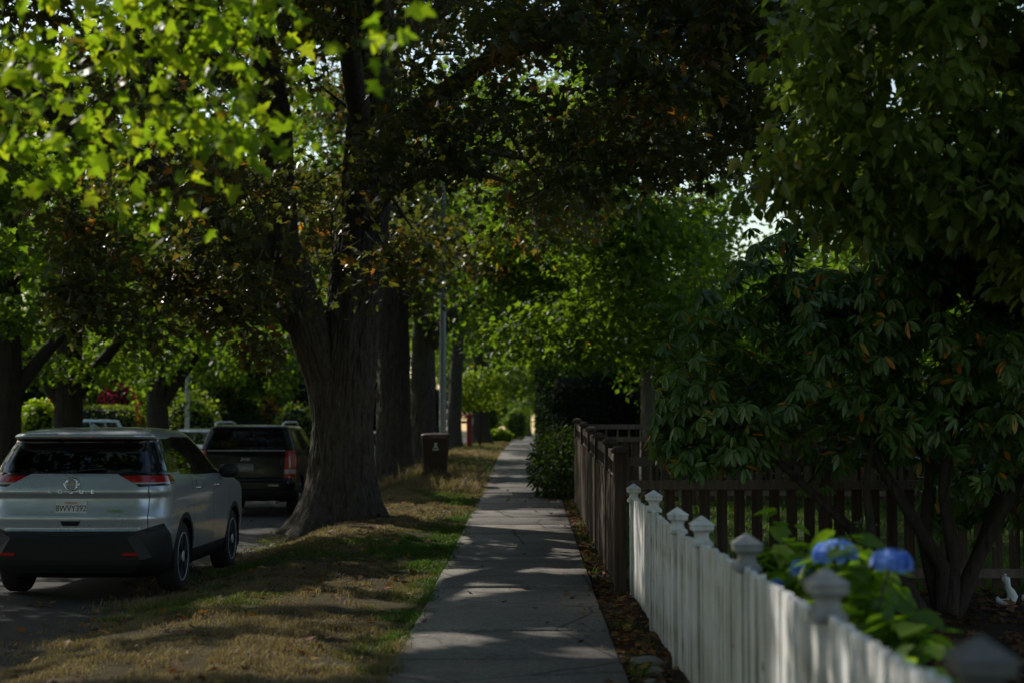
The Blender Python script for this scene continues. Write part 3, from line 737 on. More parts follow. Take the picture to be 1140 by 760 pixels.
def t1():
    rng = np.random.default_rng(21)
    x, y = -2.82, 24.0; g = h1(x, y)
    root = tree_root('maple_tree', x, y, 'huge rough-barked maple beside the dark parked car, its trunk forking above a flared base')
    off = tuple(root.location)
    tr = trunk_mesh([(x - .05, y, g - .25), (x - .02, y, g + .6), (x, y, g + 1.6), (x + .12, y, g + 3.0), (x + .30, y, g + 4.6), (x + .42, y - .1, g + 6.5), (x + .5, y, g + 9.5)],
                    [.58, .50, .46, .41, .38, .34, .2], 260, 320, 6, .055, .5, .34, 'bark', 'trunk', root, off, 6)
    l = trunk_mesh([(x - .06, y - .02, g + .9), (x - .24, y - .08, g + 2.1), (x - .55, y - .2, g + 3.0), (x - .95, y - .3, g + 4.2), (x - 1.05, y - .2, g + 6.2), (x - 1.6, y, g + 9)],
                   [.30, .31, .30, .27, .22, .1], 150, 190, 9, .045, .15, .3, 'bark', 'trunk', root, off)
    lb = MB()
    o = np.array(off)
    def limb(pts, r): lb.tube([np.array(p) - o for p in pts], r, 10, 0, False)
    limb([(-3.9, 23.7, 4.2), (-4.6, 22.6, 4.75), (-5.4, 21.9, 5.35), (-6.3, 21.2, 5.75), (-7.4, 20.4, 6.6), (-8.4, 19.6, 7.4)], [.18, .17, .15, .13, .1, .05])
    limb([(-2.5, 24, 5.6), (-1.6, 22.6, 6.2), (-.5, 20.6, 6.5), (.6, 18.8, 6.5), (1.8, 17.2, 6.4)], [.2, .16, .12, .08, .03])
    limb([(-2.6, 24, 4.6), (-2.0, 22.8, 5.1), (-1.3, 21.6, 5.2), (-.7, 20.6, 5.0), (-.2, 19.8, 4.7)], [.13, .1, .075, .05, .02])
    limb([(-2.55, 24, 6.2), (-2.6, 22, 7.4), (-2.2, 19, 8.2), (-1.6, 16, 8.4)], [.2, .15, .1, .05])
    limb([(-2.4, 24, 7.5), (0, 26, 9.5), (2.5, 27.5, 10.8)], [.18, .12, .05])
    limb([(-4.0, 24, 6.4), (-6, 25, 8.5), (-8.5, 26, 10.2)], [.18, .12, .05])
    limb([(-3.55, 23.8, 3.1), (-3.9, 23.3, 3.5), (-4.0, 23.1, 3.55)], [.12, .09, .05])
    A = ell((-3.2, 21.8, 6.9), (6.6, 6.6, 3.6), 230, rng, .25, .46, .55, 2)
    A = A[A[:, 2] > 3.7 + .25 * np.abs(A[:, 0] + 3)]
    B = ell((-3.9, 21.6, 4.05), (2.8, 2.6, 1.5), 62, rng, .2, .38, .7, 5)
    Cc = ell((.7, 18.3, 5.9), (2.5, 4.2, 1.75), 120, rng, .2, .50, .8, 8)
    Dd = np.concatenate([ell((-4.6, 22.5, 11.2), (7.5, 8.0, 3.6), 190, rng, .3, .35, .4, 11), ell((-8.0, 17.8, 9.6), (4.2, 4.6, 2.6), 110, rng, .2, .33, .5, 12)])  # high canopy outside the view, added to shade the ground
    Cc = np.concatenate([Cc, ell((2.55, 17.6, 5.75), (1.2, 2.6, 1.2), 46, rng, .2, .42, .9, 9)])
    def clear_trunk(Q):
        px = 587 + 1742 * Q[:, 0] / Q[:, 1]; py = 480 - 1742 * (Q[:, 2] - 1.55) / Q[:, 1]
        hid = (px > 318) & (px < 490) & (py > 205) & (py < 450) & (Q[:, 1] < 26)
        return Q[~(hid & (rng.random(len(Q)) < .82))]
    A = A[(A[:, 0] < -1) | (rng.random(len(A)) < .7)]; A = clear_trunk(A); B = clear_trunk(B)
    nodes = [np.array((x + .4, y, g + 5.5)), np.array((x + .45, y, g + 8)), np.array((x - 1.0, y - .3, g + 5)), np.array((-5.4, 21.9, 5.35)), np.array((-6.3, 21.2, 5.75)), np.array((-8.4, 19.6, 7.4)), np.array((-4, 23.3, 3.6)),
             np.array((-1.6, 22.6, 6.2)), np.array((-.5, 20.6, 6.5)), np.array((.6, 18.8, 6.5)), np.array((-1.3, 21.6, 5.2)), np.array((-2.2, 19, 8.2)), np.array((0, 26, 9.5)), np.array((-6, 25, 8.5))]
    bm_ = branches(nodes, np.concatenate([A, B, Cc, Dd]), rng, .1)
    bm_.v = [tuple(np.array(p) - o) for p in bm_.v]
    b0 = len(lb.v); lb.v += bm_.v; lb.f += [tuple(i + b0 for i in f) for f in bm_.f]; lb.m += bm_.m; lb.smooth += bm_.smooth
    lb.build('branchwork', M['bark'], root)
    parts = [cluster_leaves(A, rng.uniform(.55, 1.0, len(A)), 135, rng, .6, .8, .65, .55, (.10, .155)),
             cluster_leaves(B, rng.uniform(.45, .8, len(B)), 125, rng, .6, .8, .65, .6, (.10, .155)),
             cluster_leaves(Cc, rng.uniform(.4, .8, len(Cc)), 88, rng, .6, .8, .65, .6, (.09, .145)),
             cluster_leaves(Dd, rng.uniform(.9, 1.5, len(Dd)), 150, rng, .6, .8, .65, .5, (.16, .24))]
    P, N, D, s, t = [np.concatenate(k) for k in zip(*parts)]
    k = sun_cull(P + norm(D) * (s * .5)[:, None], rng, .14) & (P[:, 2] > 2.3)
    nt_ = (np.abs(P[:, 0] + 2.72 + .12 * (P[:, 2] - 3.5)) < .80) & (P[:, 1] > 18.5) & (P[:, 1] < 25) & (P[:, 2] < 5.5); k &= ~(nt_ & (rng.random(len(P)) < .62))
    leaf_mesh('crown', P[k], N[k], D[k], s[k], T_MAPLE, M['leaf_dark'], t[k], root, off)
t1()

def t0():
    rng = np.random.default_rng(31)
    x, y = -3.35, 4.6; g = h1(x, y)
    root = tree_root('maple_tree', x, y, 'overhanging maple whose bright backlit lime leaves hang before everything else')
    off = tuple(root.location); o = np.array(off)
    trunk_mesh([(x, y, g - .2), (x, y, g + 1.5), (x + .1, y, g + 3.2), (x + .2, y + .1, g + 6), (x + .3, y, g + 9)], [.45, .38, .35, .3, .12], 60, 60, 6, .05, .7, .4, 'bark', 'trunk', root, off)
    low = ell((-2.1, 7.6, 3.55), (1.1, .8, .95), 84, rng, .1, .30, 1.4, 4)
    Xr = (low[:, 0] + 3.1) / 2.0
    low = low[low[:, 0] < -1.2]; low = low[low[:, 2] > np.where((low[:, 0] > -1.75) & (low[:, 0] < -1.25), 2.5, 2.72)]
    sp = np.array([(-.62, 6.3, 3.12), (-.55, 6.2, 3.25), (-1.28, 7.0, 3.1), (-1.32, 7.1, 2.85)])
    top = np.concatenate([ell((-2.6, 6.0, 8.4), (6.2, 6.6, 2.6), 150, rng, .2, .36, .5, 6), ell((-7.5, 12, 8.6), (4, 5, 2.4), 70, rng, .2, .36, .5, 7)])  # upper crown out of view, widened over the road to deepen the shade
    nodes = [np.array((x + .1, y, g + 3.6)), np.array((-3.0, 5.6, 4.2)), np.array((-2.7, 6.6, 4.5)), np.array((-2.1, 7.2, 4.4)), np.array((-1.4, 7.0, 4.1)), np.array((-.9, 6.6, 3.8)), np.array((x + .2, y, g + 6)), np.array((x + .3, y, g + 8))]
    lb = MB(); lb.tube([n - o for n in nodes[:6]], [.12, .09, .06, .04, .025, .012], 10, 0, False)
    bm_ = branches(nodes, np.concatenate([low, sp, top]), rng, .05, .004, 6, .4, .05)
    bm_.v = [tuple(np.array(p) - o) for p in bm_.v]; b0 = len(lb.v); lb.v += bm_.v; lb.f += [tuple(i + b0 for i in f) for f in bm_.f]; lb.m += bm_.m; lb.smooth += bm_.smooth
    lb.build('branchwork', M['bark'], root)
    a = cluster_leaves(low, rng.uniform(.2, .34, len(low)), 21, rng, .8, .3, .95, .9, (.06, .115))
    k = rng.random(len(a[0])) < .8
    leaf_mesh('crown', *[q[k] for q in a[:4]], T_MAPLE, M['leaf_sun'], a[4][k], root, off)
    b = cluster_leaves(sp, .17, 12, rng, .9, .4, .8, 1.0, (.07, .11)); k = b[4] >= 0
    leaf_mesh('crown', *[q[k] for q in b[:4]], T_MAPLE, M['leaf_sun'], b[4][k], root, off)
    c = cluster_leaves(top, rng.uniform(.8, 1.3, len(top)), 150, rng, .6, .8, .6, .5, (.17, .25)); k = sun_cull(c[0] + norm(c[2]) * (c[3] * .5)[:, None], rng, .14)
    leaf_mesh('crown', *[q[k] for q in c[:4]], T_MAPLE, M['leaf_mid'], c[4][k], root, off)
t0()

def street_maple(x, y, label, r, seed, crown, mat, leaf, per, bark='bark', limb=None, seg=110, rows=120, extra=None, lean=(0, 0), group=None, crown_low=3.2, skip=()):
    rng = np.random.default_rng(seed); g = h1(x, y)
    root = tree_root('maple_tree', x, y, label, group=group); off = tuple(root.location); o = np.array(off)
    lx, ly = lean
    trunk_mesh([(x, y, g - .25), (x, y, g + 1.2), (x + lx * .4, y + ly * .4, g + 3), (x + lx, y + ly, g + 5.5), (x + lx * 1.3, y + ly, g + 8.5)], [r * 1.12, r, r * .92, r * .7, r * .3], seg, rows, seed, .05 * min(1, r / .4), .42, .38, bark, 'trunk', root, off)
    lb = MB(); nodes = [np.array((x + lx * .8, y + ly * .8, g + 4.5)), np.array((x + lx, y + ly, g + 6)), np.array((x + lx * 1.3, y + ly, g + 8))]
    for pts, rr in (limb or []):
        lb.tube([np.array(p) - o for p in pts], rr, 12, 0, False); nodes += [np.array(p) for p in pts[2:]]
    cl = np.concatenate([ell(c, rad, n, rng, .25, .40, .5, seed + 1) for c, rad, n in crown])
    cl = cl[cl[:, 2] > crown_low + .15 * np.abs(cl[:, 0] - x) * 0]
    if seed == 71: cl = cl[cl[:, 0] > -.65]
    bm_ = branches(nodes, cl, rng, .1, maxn=160)
    bm_.v = [tuple(np.array(p) - o) for p in bm_.v]; b0 = len(lb.v); lb.v += bm_.v; lb.f += [tuple(i + b0 for i in f) for f in bm_.f]; lb.m += bm_.m; lb.smooth += bm_.smooth
    lb.build('branchwork', M[bark], root)
    P, N, D, s, t = cluster_leaves(cl, rng.uniform(.6, 1.1, len(cl)), per, rng, .6, .75, .65, .5, leaf)
    k = sun_cull(P + norm(D) * (s * .5)[:, None], rng, .14, skip)
    leaf_mesh('crown', P[k], N[k], D[k], s[k], T_MAPLE, M[mat], t[k], root, off)
    return root
def pt(px, py, Y):
    a, b = at(px, py, Y); return (a, Y, b)
street_maple(-3.25, 38, 'second maple along the kerbside strip, straight thick trunk close before the brown bin', .42, 41, [((-3.4, 37.5, 8.4), (6.2, 6.2, 4.0), 190)], 'leaf_dark', (.13, .2), 110)
street_maple(-3.06, 46, 'maple with a mossy limb reaching over the sidewalk, its trunk directly behind the bin', .37, 51, [((-2.6, 46.5, 8.6), (6.0, 6.0, 4.2), 190)], 'leaf_mid', (.14, .21), 110,
             limb=[([pt(478, 385, 46), pt(492, 364, 45.8), pt(512, 345, 45.6), pt(530, 334, 45.4), pt(550, 322, 45), pt(575, 300, 44)], [.22, .25, .21, .17, .13, .06]),
                   ([pt(474, 320, 46), pt(480, 296, 45.8), pt(494, 282, 45.5), pt(520, 278, 45.2), pt(545, 268, 45)], [.12, .11, .10, .07, .04])])
street_maple(-2.80, 60, 'slimmer maple standing between the grey lamp pole and the red post', .27, 61, [((-2.6, 61, 9.4), (6.5, 6.5, 5.0), 170)], 'leaf_mid', (.17, .25), 100, seg=60, rows=70, lean=(.2, 0))
street_maple(-2.2, 74, 'dark trunked maple immediately behind the red post', .42, 62, [((-2.0, 76, 9.5), (6.0, 7, 5.2), 120)], 'leaf_mid', (.2, .3), 90, seg=50, rows=60)
# the big green tree over the path
street_maple(2.46, 32, 'broad bright green tree arching over the sidewalk from behind the board fence, grey trunk', .15, 71, [((1.3, 33, 6.2), (3.4, 4.6, 3.3), 190), ((.6, 36, 4.6), (2.2, 3, 1.6), 60), ((2.3, 30.2, 4.3), (1.5, 1.4, 1.7), 50)], 'leaf_mid', (.10, .165), 120, 'barkgrey', seg=50, rows=70, crown_low=2.7, skip=(8, 9))

# ------------------------------------------------------------------ rosette shrub (rhododendron)
def rhododendron():
    rng = np.random.default_rng(81); x, y = 3.55, 13.55; g = h1(x, y)
    root = tree_root('rhododendron_shrub', x, y, 'large rhododendron with drooping glossy leaf rosettes and a few orange leaves by the garden fence', 'shrub')
    off = tuple(root.location); o = np.array(off)
    vol = [((2.35, 13.75, 2.15), (1.15, .85, .85), 290), ((3.5, 13.3, 2.45), (1.25, 1.0, 1.1), 380), ((4.7, 13.2, 2.2), (1.2, 1.0, 1.25), 340), ((2.95, 13.9, 2.95), (1.1, .8, .75), 240), ((1.75, 14.0, 1.7), (.62, .6, .55), 120), ((4.2, 13.8, 3.3), (1.2, .9, .7), 240), ((4.7, 13.3, 3.3), (.9, .8, .8), 150), ((3.5, 12.9, 3.35), (1.0, .6, .5), 110), ((1.45, 14.1, 1.5), (.4, .4, .3), 30), ((3.75, 14.15, 1.15), (1.3, .45, .55), 230)]
    C = []; OUT = []
    for c, r, n in vol:
        d = norm(rng.normal(0, 1, (n * 2, 3))); rad = rng.random((n * 2, 1)) ** .22
        C.append(np.array(c) + d * rad * np.array(r) * (1 + .12 * rng.normal(0, 1, (n * 2, 1)))); OUT.append(d)
    C = np.concatenate(C); OUT = np.concatenate(OUT)
    keep = (C[:, 2] > np.where(C[:, 0] > 2.9, .72, 1.12)) | (rng.random(len(C)) < .12); keep &= vnoise(C[:, 0] * 1.6, C[:, 1] * 1.6, C[:, 2] * 1.9, 3) > .33
    C = C[keep]; OUT = OUT[keep]
    n = len(C); m = 9
    ang = (np.arange(m)[None, :] / m * 2 * np.pi + rng.uniform(0, 6.28, (n, 1)) + rng.normal(0, .15, (n, m)))
    ax = norm(OUT * .5 + np.array([0, 0, .75]) + rng.normal(0, .25, (n, 3)))
    u = norm(np.cross(ax, np.array([.3, 1, .1]))); w = np.cross(ax, u)
    rd = np.cos(ang)[:, :, None] * u[:, None] + np.sin(ang)[:, :, None] * w[:, None]
    dr = rng.uniform(.1, 1.0, (n, m, 1))
    D = rd - dr * np.array([0, 0, 1.0]) * .9 + ax[:, None] * .2
    N = ax[:, None] * 1.0 + rd * .6 + rng.normal(0, .15, (n, m, 3))
    P = C[:, None] + rd * .015
    s = rng.uniform(.09, .16, (n, m))
    t = np.clip(rng.random((n, 1)) * .5 + rng.random((n, m)) * .38, 0, .85)
    yel = rng.random((n, m)) < .05; t[yel] = rng.uniform(.9, 1, yel.sum())
    P, D, N, s, t = P.reshape(-1, 3), D.reshape(-1, 3), N.reshape(-1, 3), s.ravel(), t.ravel()
    leaf_mesh('foliage', P, N, D, s, T_LANCE, M['leaf_rhodo'], t, root, off)
    sb = MB()
    stems = [[(3.55, 13.55, g - .1), (3.5, 13.5, .35), (3.3, 13.5, .8), (3.1, 13.6, 1.3), (2.7, 13.7, 2.0), (2.4, 13.8, 2.5)], [(3.6, 13.5, g - .1), (3.66, 13.5, .5), (3.6, 13.45, 1.0), (3.7, 13.4, 1.7), (3.6, 13.5, 2.8)],
             [(3.62, 13.55, g - .1), (3.85, 13.5, .4), (4.1, 13.45, .9), (4.35, 13.4, 1.35), (4.7, 13.3, 2.2)], [(3.5, 13.6, g - .1), (3.1, 13.6, .42), (2.75, 13.65, .78), (2.35, 13.75, 1.15), (1.9, 13.9, 1.6)],
             [(3.58, 13.6, g - .1), (3.45, 13.65, .6), (3.55, 13.75, 1.2), (3.2, 13.9, 2.0), (3.0, 14, 2.9)], [(3.65, 13.6, g - .1), (3.95, 13.7, .75), (4.25, 13.75, 1.5), (4.3, 13.8, 3.0)], [(3.45, 13.5, g - .1), (3.2, 13.35, .25), (2.95, 13.3, .6), (2.85, 13.4, 1.1), (3.0, 13.5, 1.6)]]
    for st in stems:
        q = [np.array(p) + (rng.normal(0, .03, 3) if i else 0) - o for i, p in enumerate(st)]
        sb.tube(q, [lerp(.075, .02, i / (len(q) - 1)) for i in range(len(q))], 10, 0, False)
    nodes = [np.array(p) for st in stems for p in st[2:]]
    bb = branches(nodes, C[rng.permutation(n)[:260]], rng, .03, .006, 5, .35, .0)
    bb.v = [tuple(np.array(p) - o) for p in bb.v]; b0 = len(sb.v); sb.v += bb.v; sb.f += [tuple(i + b0 for i in f) for f in bb.f]; sb.m += bb.m; sb.smooth += bb.smooth
    sb.build('branchwork', M['bark2'], root)
rhododendron()

def droop_tree():
    rng = np.random.default_rng(91); x, y = 5.3, 11.0; g = h1(x, y)
    root = tree_root('garden_tree', x, y, 'garden tree with soft drooping oval leaves filling the upper corner above the rhododendron')
    off = tuple(root.location); o = np.array(off)
    trunk_mesh([(x, y, g - .1), (x, y, g + 1.5), (x - .1, y, g + 3.0), (x - .4, y, g + 5.2)], [.17, .14, .12, .06], 40, 50, 5, .02, .5, .3, 'barkgrey', 'trunk', root, off)
    C = np.concatenate([ell((3.75, 10.9, 4.2), (1.95, 1.6, 1.3), 200, rng, .25, .30, .9, 5), ell((2.2, 11, 3.42), (.5, .7, .5), 16, rng, .1, .2, .9, 16), ell((4.2, 11.2, 3.3), (1.2, 1.1, .7), 60, rng, .2, .36, .9, 6), ell((4.8, 11, 5.8), (2.4, 2, 1.3), 90, rng, .2, .36, .8, 7)])
    nodes = [np.array((x - .1, y, g + 3)), np.array((x - .3, y, g + 4.2)), np.array((x - .4, y, g + 5))]
    lb = branches(nodes, C, rng, .06, .006, 6, .45, .15); lb.v = [tuple(np.array(p) - o) for p in lb.v]; lb.build('branchwork', M['barkgrey'], root)
    P, N, D, s, t = cluster_leaves(C, rng.uniform(.28, .5, len(C)), 100, rng, .6, .55, .55, 1.5, (.09, .15))
    k = sun_cull(P + norm(D) * (s * .5)[:, None], rng, .14); leaf_mesh('crown', P[k], N[k], D[k], s[k], T_OVAL, M['leaf_droop'], t[k], root, off)
droop_tree()

# ------------------------------------------------------------------ hydrangea with blue heads
def hydrangea(x, y, label, heads, spread, n, seed, ztop=1.0, flowers=True):
    rng = np.random.default_rng(seed); g = h1(x, y)
    root = empty('hydrangea_bush', (x, y, g), 0, label, 'shrub'); o = np.array(root.location)
    C = np.stack([x + rng.normal(0, spread[0] * .5, n), y + rng.normal(0, spread[1] * .5, n), np.zeros(n)], 1)
    e = np.clip(1 - (((C[:, 0] - x) / spread[0]) ** 2 + ((C[:, 1] - y) / spread[1]) ** 2) * .35, .25, 1)
    C[:, 2] = g + (ztop - g) * e * rng.uniform(.45, 1.0, n)
    C = C[C[:, 0] > 1.1]
    m = 6; nn = len(C); ang = np.arange(m)[None] / m * 6.283 + rng.uniform(0, 6.28, (nn, 1)) + rng.normal(0, .2, (nn, m))
    rd = np.stack([np.cos(ang), np.sin(ang), np.zeros_like(ang)], 2)
    D = rd + np.array([0, 0, 1.0]) * rng.uniform(-.7, .25, (nn, m, 1)); N = rd * .35 + np.array([0, 0, 1.0]) + rng.normal(0, .2, (nn, m, 3))
    P = C[:, None] + rd * .02 + rng.normal(0, .03, (nn, m, 3))
    leaf_mesh('foliage', P.reshape(-1, 3), N.reshape(-1, 3), D.reshape(-1, 3), rng.uniform(.09, .16, nn * m), T_BROAD, M['leaf_hydra'], rng.random(nn * m), root, o)
    sb = MB()
    for c in C[:: 2]:
        b = np.array((x + (c[0] - x) * .3, y + (c[1] - y) * .3, g - .05)); sb.tube([b - o, (b + c) / 2 + rng.normal(0, .03, 3) - o, c - o], [.008, .006, .004], 5, 0, False)
    for hc in heads:
        b = np.array((x, y, g)); c = np.array(hc[:3]); sb.tube([b - o, (b + c) / 2 + rng.normal(0, .03, 3) - o, c - o], [.009, .007, .005], 5, 0, False)
    sb.build('stem_work', M['twig'], root)
    for hx, hy, hz, hr in heads:
        k = int(30 + 900 * hr); d = norm(rng.normal(0, 1, (k, 3))); d[:, 2] = np.abs(d[:, 2]) * 1.0 - .15; d = norm(d)
        fc = np.array((hx, hy, hz)) + d * np.array((hr, hr, hr * .68)) * rng.uniform(.78, 1.08, (k, 1))
        q = 4; a = np.arange(q)[None] / q * 6.283 + rng.uniform(0, 6, (k, 1)); u = norm(np.cross(d, np.array([.2, .3, 1]))); w = np.cross(d, u)
        rd = np.cos(a)[:, :, None] * u[:, None] + np.sin(a)[:, :, None] * w[:, None]
        PP = (fc[:, None] + rd * .002).reshape(-1, 3); NN = (d[:, None] + rd * .0).repeat(1, 0); NN = np.broadcast_to(d[:, None], rd.shape) - rd * .35
        tt = np.clip(np.repeat(rng.random(k), q) * .7 + rng.random(k * q) * .3, 0, 1)
        leaf_mesh('flower_head', PP, NN.reshape(-1, 3), (rd + d[:, None] * .1).reshape(-1, 3), rng.uniform(.020, .028, k * q), T_BROAD, M['petal_blue'], tt, root, o)
def hp(px, py, Y, r):
    a, b = at(px, py, Y); return (a, Y, b, r)
hydrangea(1.36, 6.9, 'hydrangea bush with two plump blue flower heads leaning over the white fence', [hp(927, 617, 6.5, .085), hp(988, 626, 6.1, .074), hp(894, 632, 6.9, .058), hp(862, 650, 7.0, .022)], (.33, 1.15), 170, 101, 1.10)
hydrangea(1.38, 8.6, 'small leafy green hydrangea shoots without flowers behind the white fence', [], (.22, .5), 40, 103, 1.06)
hydrangea(1.9, 4.5, 'low hydrangea foliage tucked behind the big blurred post cap', [], (.3, .4), 14, 104, .5)

# ------------------------------------------------------------------ hedges and shrubs
def lump(name, label, cat, x, y, rx, ry, rz, n, mat, size, seed, boxy=False, zc=None, group=None, T=T_RHOMB, core=True, up=.4, cull=False):
    rng = np.random.default_rng(seed); g = h1(x, y)
    root = empty(name, (x, y, g), 0, label, cat, group); off = tuple(root.location); o = np.array(off)
    zc = rz if zc is None else zc
    d = norm(rng.normal(0, 1, (n, 3)))
    if boxy: d = d / np.max(np.abs(d), axis=1, keepdims=True)
    rad = 1 - .22 * rng.random((n, 1)) ** 2
    P = d * rad
    q = .80 + .45 * (fbm(P[:, 0] * 2.2 + seed, P[:, 1] * 2.2, P[:, 2] * 2.2, seed, 2)) if not boxy else .97 + .06 * vnoise(P[:, 0] * 5 * rx, P[:, 1] * 5 * ry, P[:, 2] * 5 * rz, seed)
    P = P * q[:, None] * np.array([rx, ry, rz]) + np.array([x, y, g + zc])
    P = P[P[:, 2] > g - .02]; d = d[: len(P)] if len(P) == len(d) else norm(P - np.array([x, y, g + zc]))
    k = sun_cull(P, rng) if cull else np.ones(len(P), bool); P = P[k]; d = d[k]; m = len(P)
    leaf_mesh('foliage', P, d * .8 + rand_dirs(m, rng, up, .7), d * .6 + rng.normal(0, .7, (m, 3)) - np.array([0, 0, .35]), rng.uniform(*size, m), T, M[mat], rng.random(m), root, off)
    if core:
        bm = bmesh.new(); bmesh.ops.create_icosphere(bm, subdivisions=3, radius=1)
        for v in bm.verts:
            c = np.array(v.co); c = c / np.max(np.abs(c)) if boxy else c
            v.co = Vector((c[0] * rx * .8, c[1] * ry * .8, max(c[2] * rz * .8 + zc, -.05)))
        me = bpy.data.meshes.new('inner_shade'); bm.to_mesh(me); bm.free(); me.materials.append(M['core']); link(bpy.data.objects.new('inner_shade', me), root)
    return root
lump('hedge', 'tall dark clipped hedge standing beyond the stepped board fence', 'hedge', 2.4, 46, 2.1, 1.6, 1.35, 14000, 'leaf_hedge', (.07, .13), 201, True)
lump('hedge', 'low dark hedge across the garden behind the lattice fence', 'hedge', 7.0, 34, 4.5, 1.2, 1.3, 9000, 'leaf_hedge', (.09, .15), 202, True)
# bush by the path
def path_bush():
    rng = np.random.default_rng(205); x, y = .62, 29.2; g = h1(x, y)
    root = empty('garden_shrub', (x, y, g), 0, 'loose leafy shrub spilling over the sidewalk edge at the end of the board fence', 'shrub'); o = np.array(root.location)
    n = 2600; d = norm(rng.normal(0, 1, (n, 3))); r = rng.random((n, 1)) ** .35
    P = np.array([x, y, g + .62]) + d * r * np.array([.55, 1.3, .72]); P = P[P[:, 2] > g + .03]; P[:, 0] += (1.2 - (P[:, 2] - g)) * -.08
    m = len(P); leaf_mesh('foliage', P, rand_dirs(m, rng, .7, .6), norm(P - o - np.array([0, 0, .5])) + rng.normal(0, .4, (m, 3)) - np.array([0, 0, .4]), rng.uniform(.08, .15, m), T_LANCE, M['leaf_far'], rng.random(m) * .88, root, o)
    sb = MB()
    for c in P[rng.permutation(m)[:60]]: sb.tube([(rng.normal(0, .05), rng.normal(0, .1), -.05), (c - o) * .5 + rng.normal(0, .04, 3), c - o], [.01, .007, .003], 5, 0, False)
    sb.build('stem_work', M['twig'], root)
path_bush()
x, _ = at(525, 0, 66)
lump('young_tree', 'lime green sunlit young tree beside the red post', 'tree', x + .35, 66, 1.15, 1.1, .85, 2600, 'leaf_lime', (.12, .2), 207, zc=2.35, core=False)
T = bpy.data.objects['young_tree']; b = MB(); b.tube([(0, 0, -.1), (.03, 0, 1.2), (0, 0, 2.4)], [.05, .04, .02], 10); b.build('trunk', M['bark2'], T)
b = MB(); b.tube([(0, 0, 1.5), (-.5, 0, 2.1), (-.9, 0, 2.5)], [.03, .02, .01], 6); b.tube([(0, 0, 1.6), (.5, 0, 2.2), (.8, 0, 2.6)], [.03, .02, .01], 6); b.build('branchwork', M['bark2'], T)
def across(px, py, Y, wpx, hpx, name, label, cat, mat, seed, n=1500, size=(.1, .18), boxy=False, grp=None):
    a, zc = at(px, py, Y); g = h1(a, Y); rx = wpx / 2 / 1742 * Y; top = zc + hpx / 2 / 1742 * Y - g
    return lump(name, label, cat, a, Y, rx, max(.5, rx * .7) if not boxy else .8, top / 2 + .05, n, mat, size, seed, boxy, group=grp)
across(132, 440, 72, 46, 26, 'red_shrub', 'crimson leaved shrub glowing across the street above the parked cars', 'shrub', 'leaf_redtree', 211, 1300)
across(161, 444, 73, 26, 18, 'red_shrub', 'duller reddish shrub just beside the crimson one across the street', 'shrub', 'leaf_redtree', 212, 500)
across(212, 454, 58, 66, 30, 'garden_shrub', 'bright lime rounded shrub across the street next to the white pole', 'shrub', 'leaf_lime', 213, 2000)
across(110, 459, 66, 95, 10, 'hedge', 'sunlit yellow green low hedge across the street behind the silver car roof', 'hedge', 'leaf_lime', 214, 2600, (.08, .14), True)
across(44, 462, 50, 46, 30, 'garden_shrub', 'sunny green shrub between two dark trunks across the street', 'shrub', 'leaf_sun', 215, 1800)
across(8, 478, 46, 22, 26, 'orange_shrub', 'orange flowering shrub at the picture edge across the street', 'shrub', 'leaf_orange', 216, 700)
across(262, 470, 66, 86, 12, 'hedge', 'long dark hedge across the street above the black car roof', 'hedge', 'leaf_hedge', 217, 3000, (.1, .16), True)
across(300, 452, 68, 22, 14, 'orange_shrub', 'coral pink flowering shrub across the street above the black car roof', 'shrub', 'leaf_orange', 218, 500)
across(270, 452, 70, 60, 26, 'garden_shrub', 'mid green shrub behind the long dark hedge across the street', 'shrub', 'leaf_mid', 219, 2200)
across(330, 462, 60, 50, 24, 'garden_shrub', 'green shrub showing beyond the black car beside the huge maple trunk', 'shrub', 'leaf_mid', 220, 1500)
for i, (px, py, Y, w, h_, mt, lb) in enumerate([(556, 492, 84, 26, 24, 'leaf_lime', 'small lime shrub at the far end of the grass strip'), (540, 470, 96, 34, 50, 'leaf_mid', 'rounded green shrub beyond the red post along the strip'),
                                     (575, 470, 130, 26, 30, 'leaf_mid', 'green shrub on the street side of the far sidewalk end'), (607, 484, 100, 16, 34, 'leaf_lime', 'yellowish shrub edging the far sidewalk on the garden side'), (615, 470, 70, 34, 50, 'leaf_mid', 'green shrub between the dark hedge and the far sidewalk')]):
    across(px, py, Y, w, h_, 'garden_shrub', lb, 'shrub', mt, 230 + i, 1500, (.12, .22))

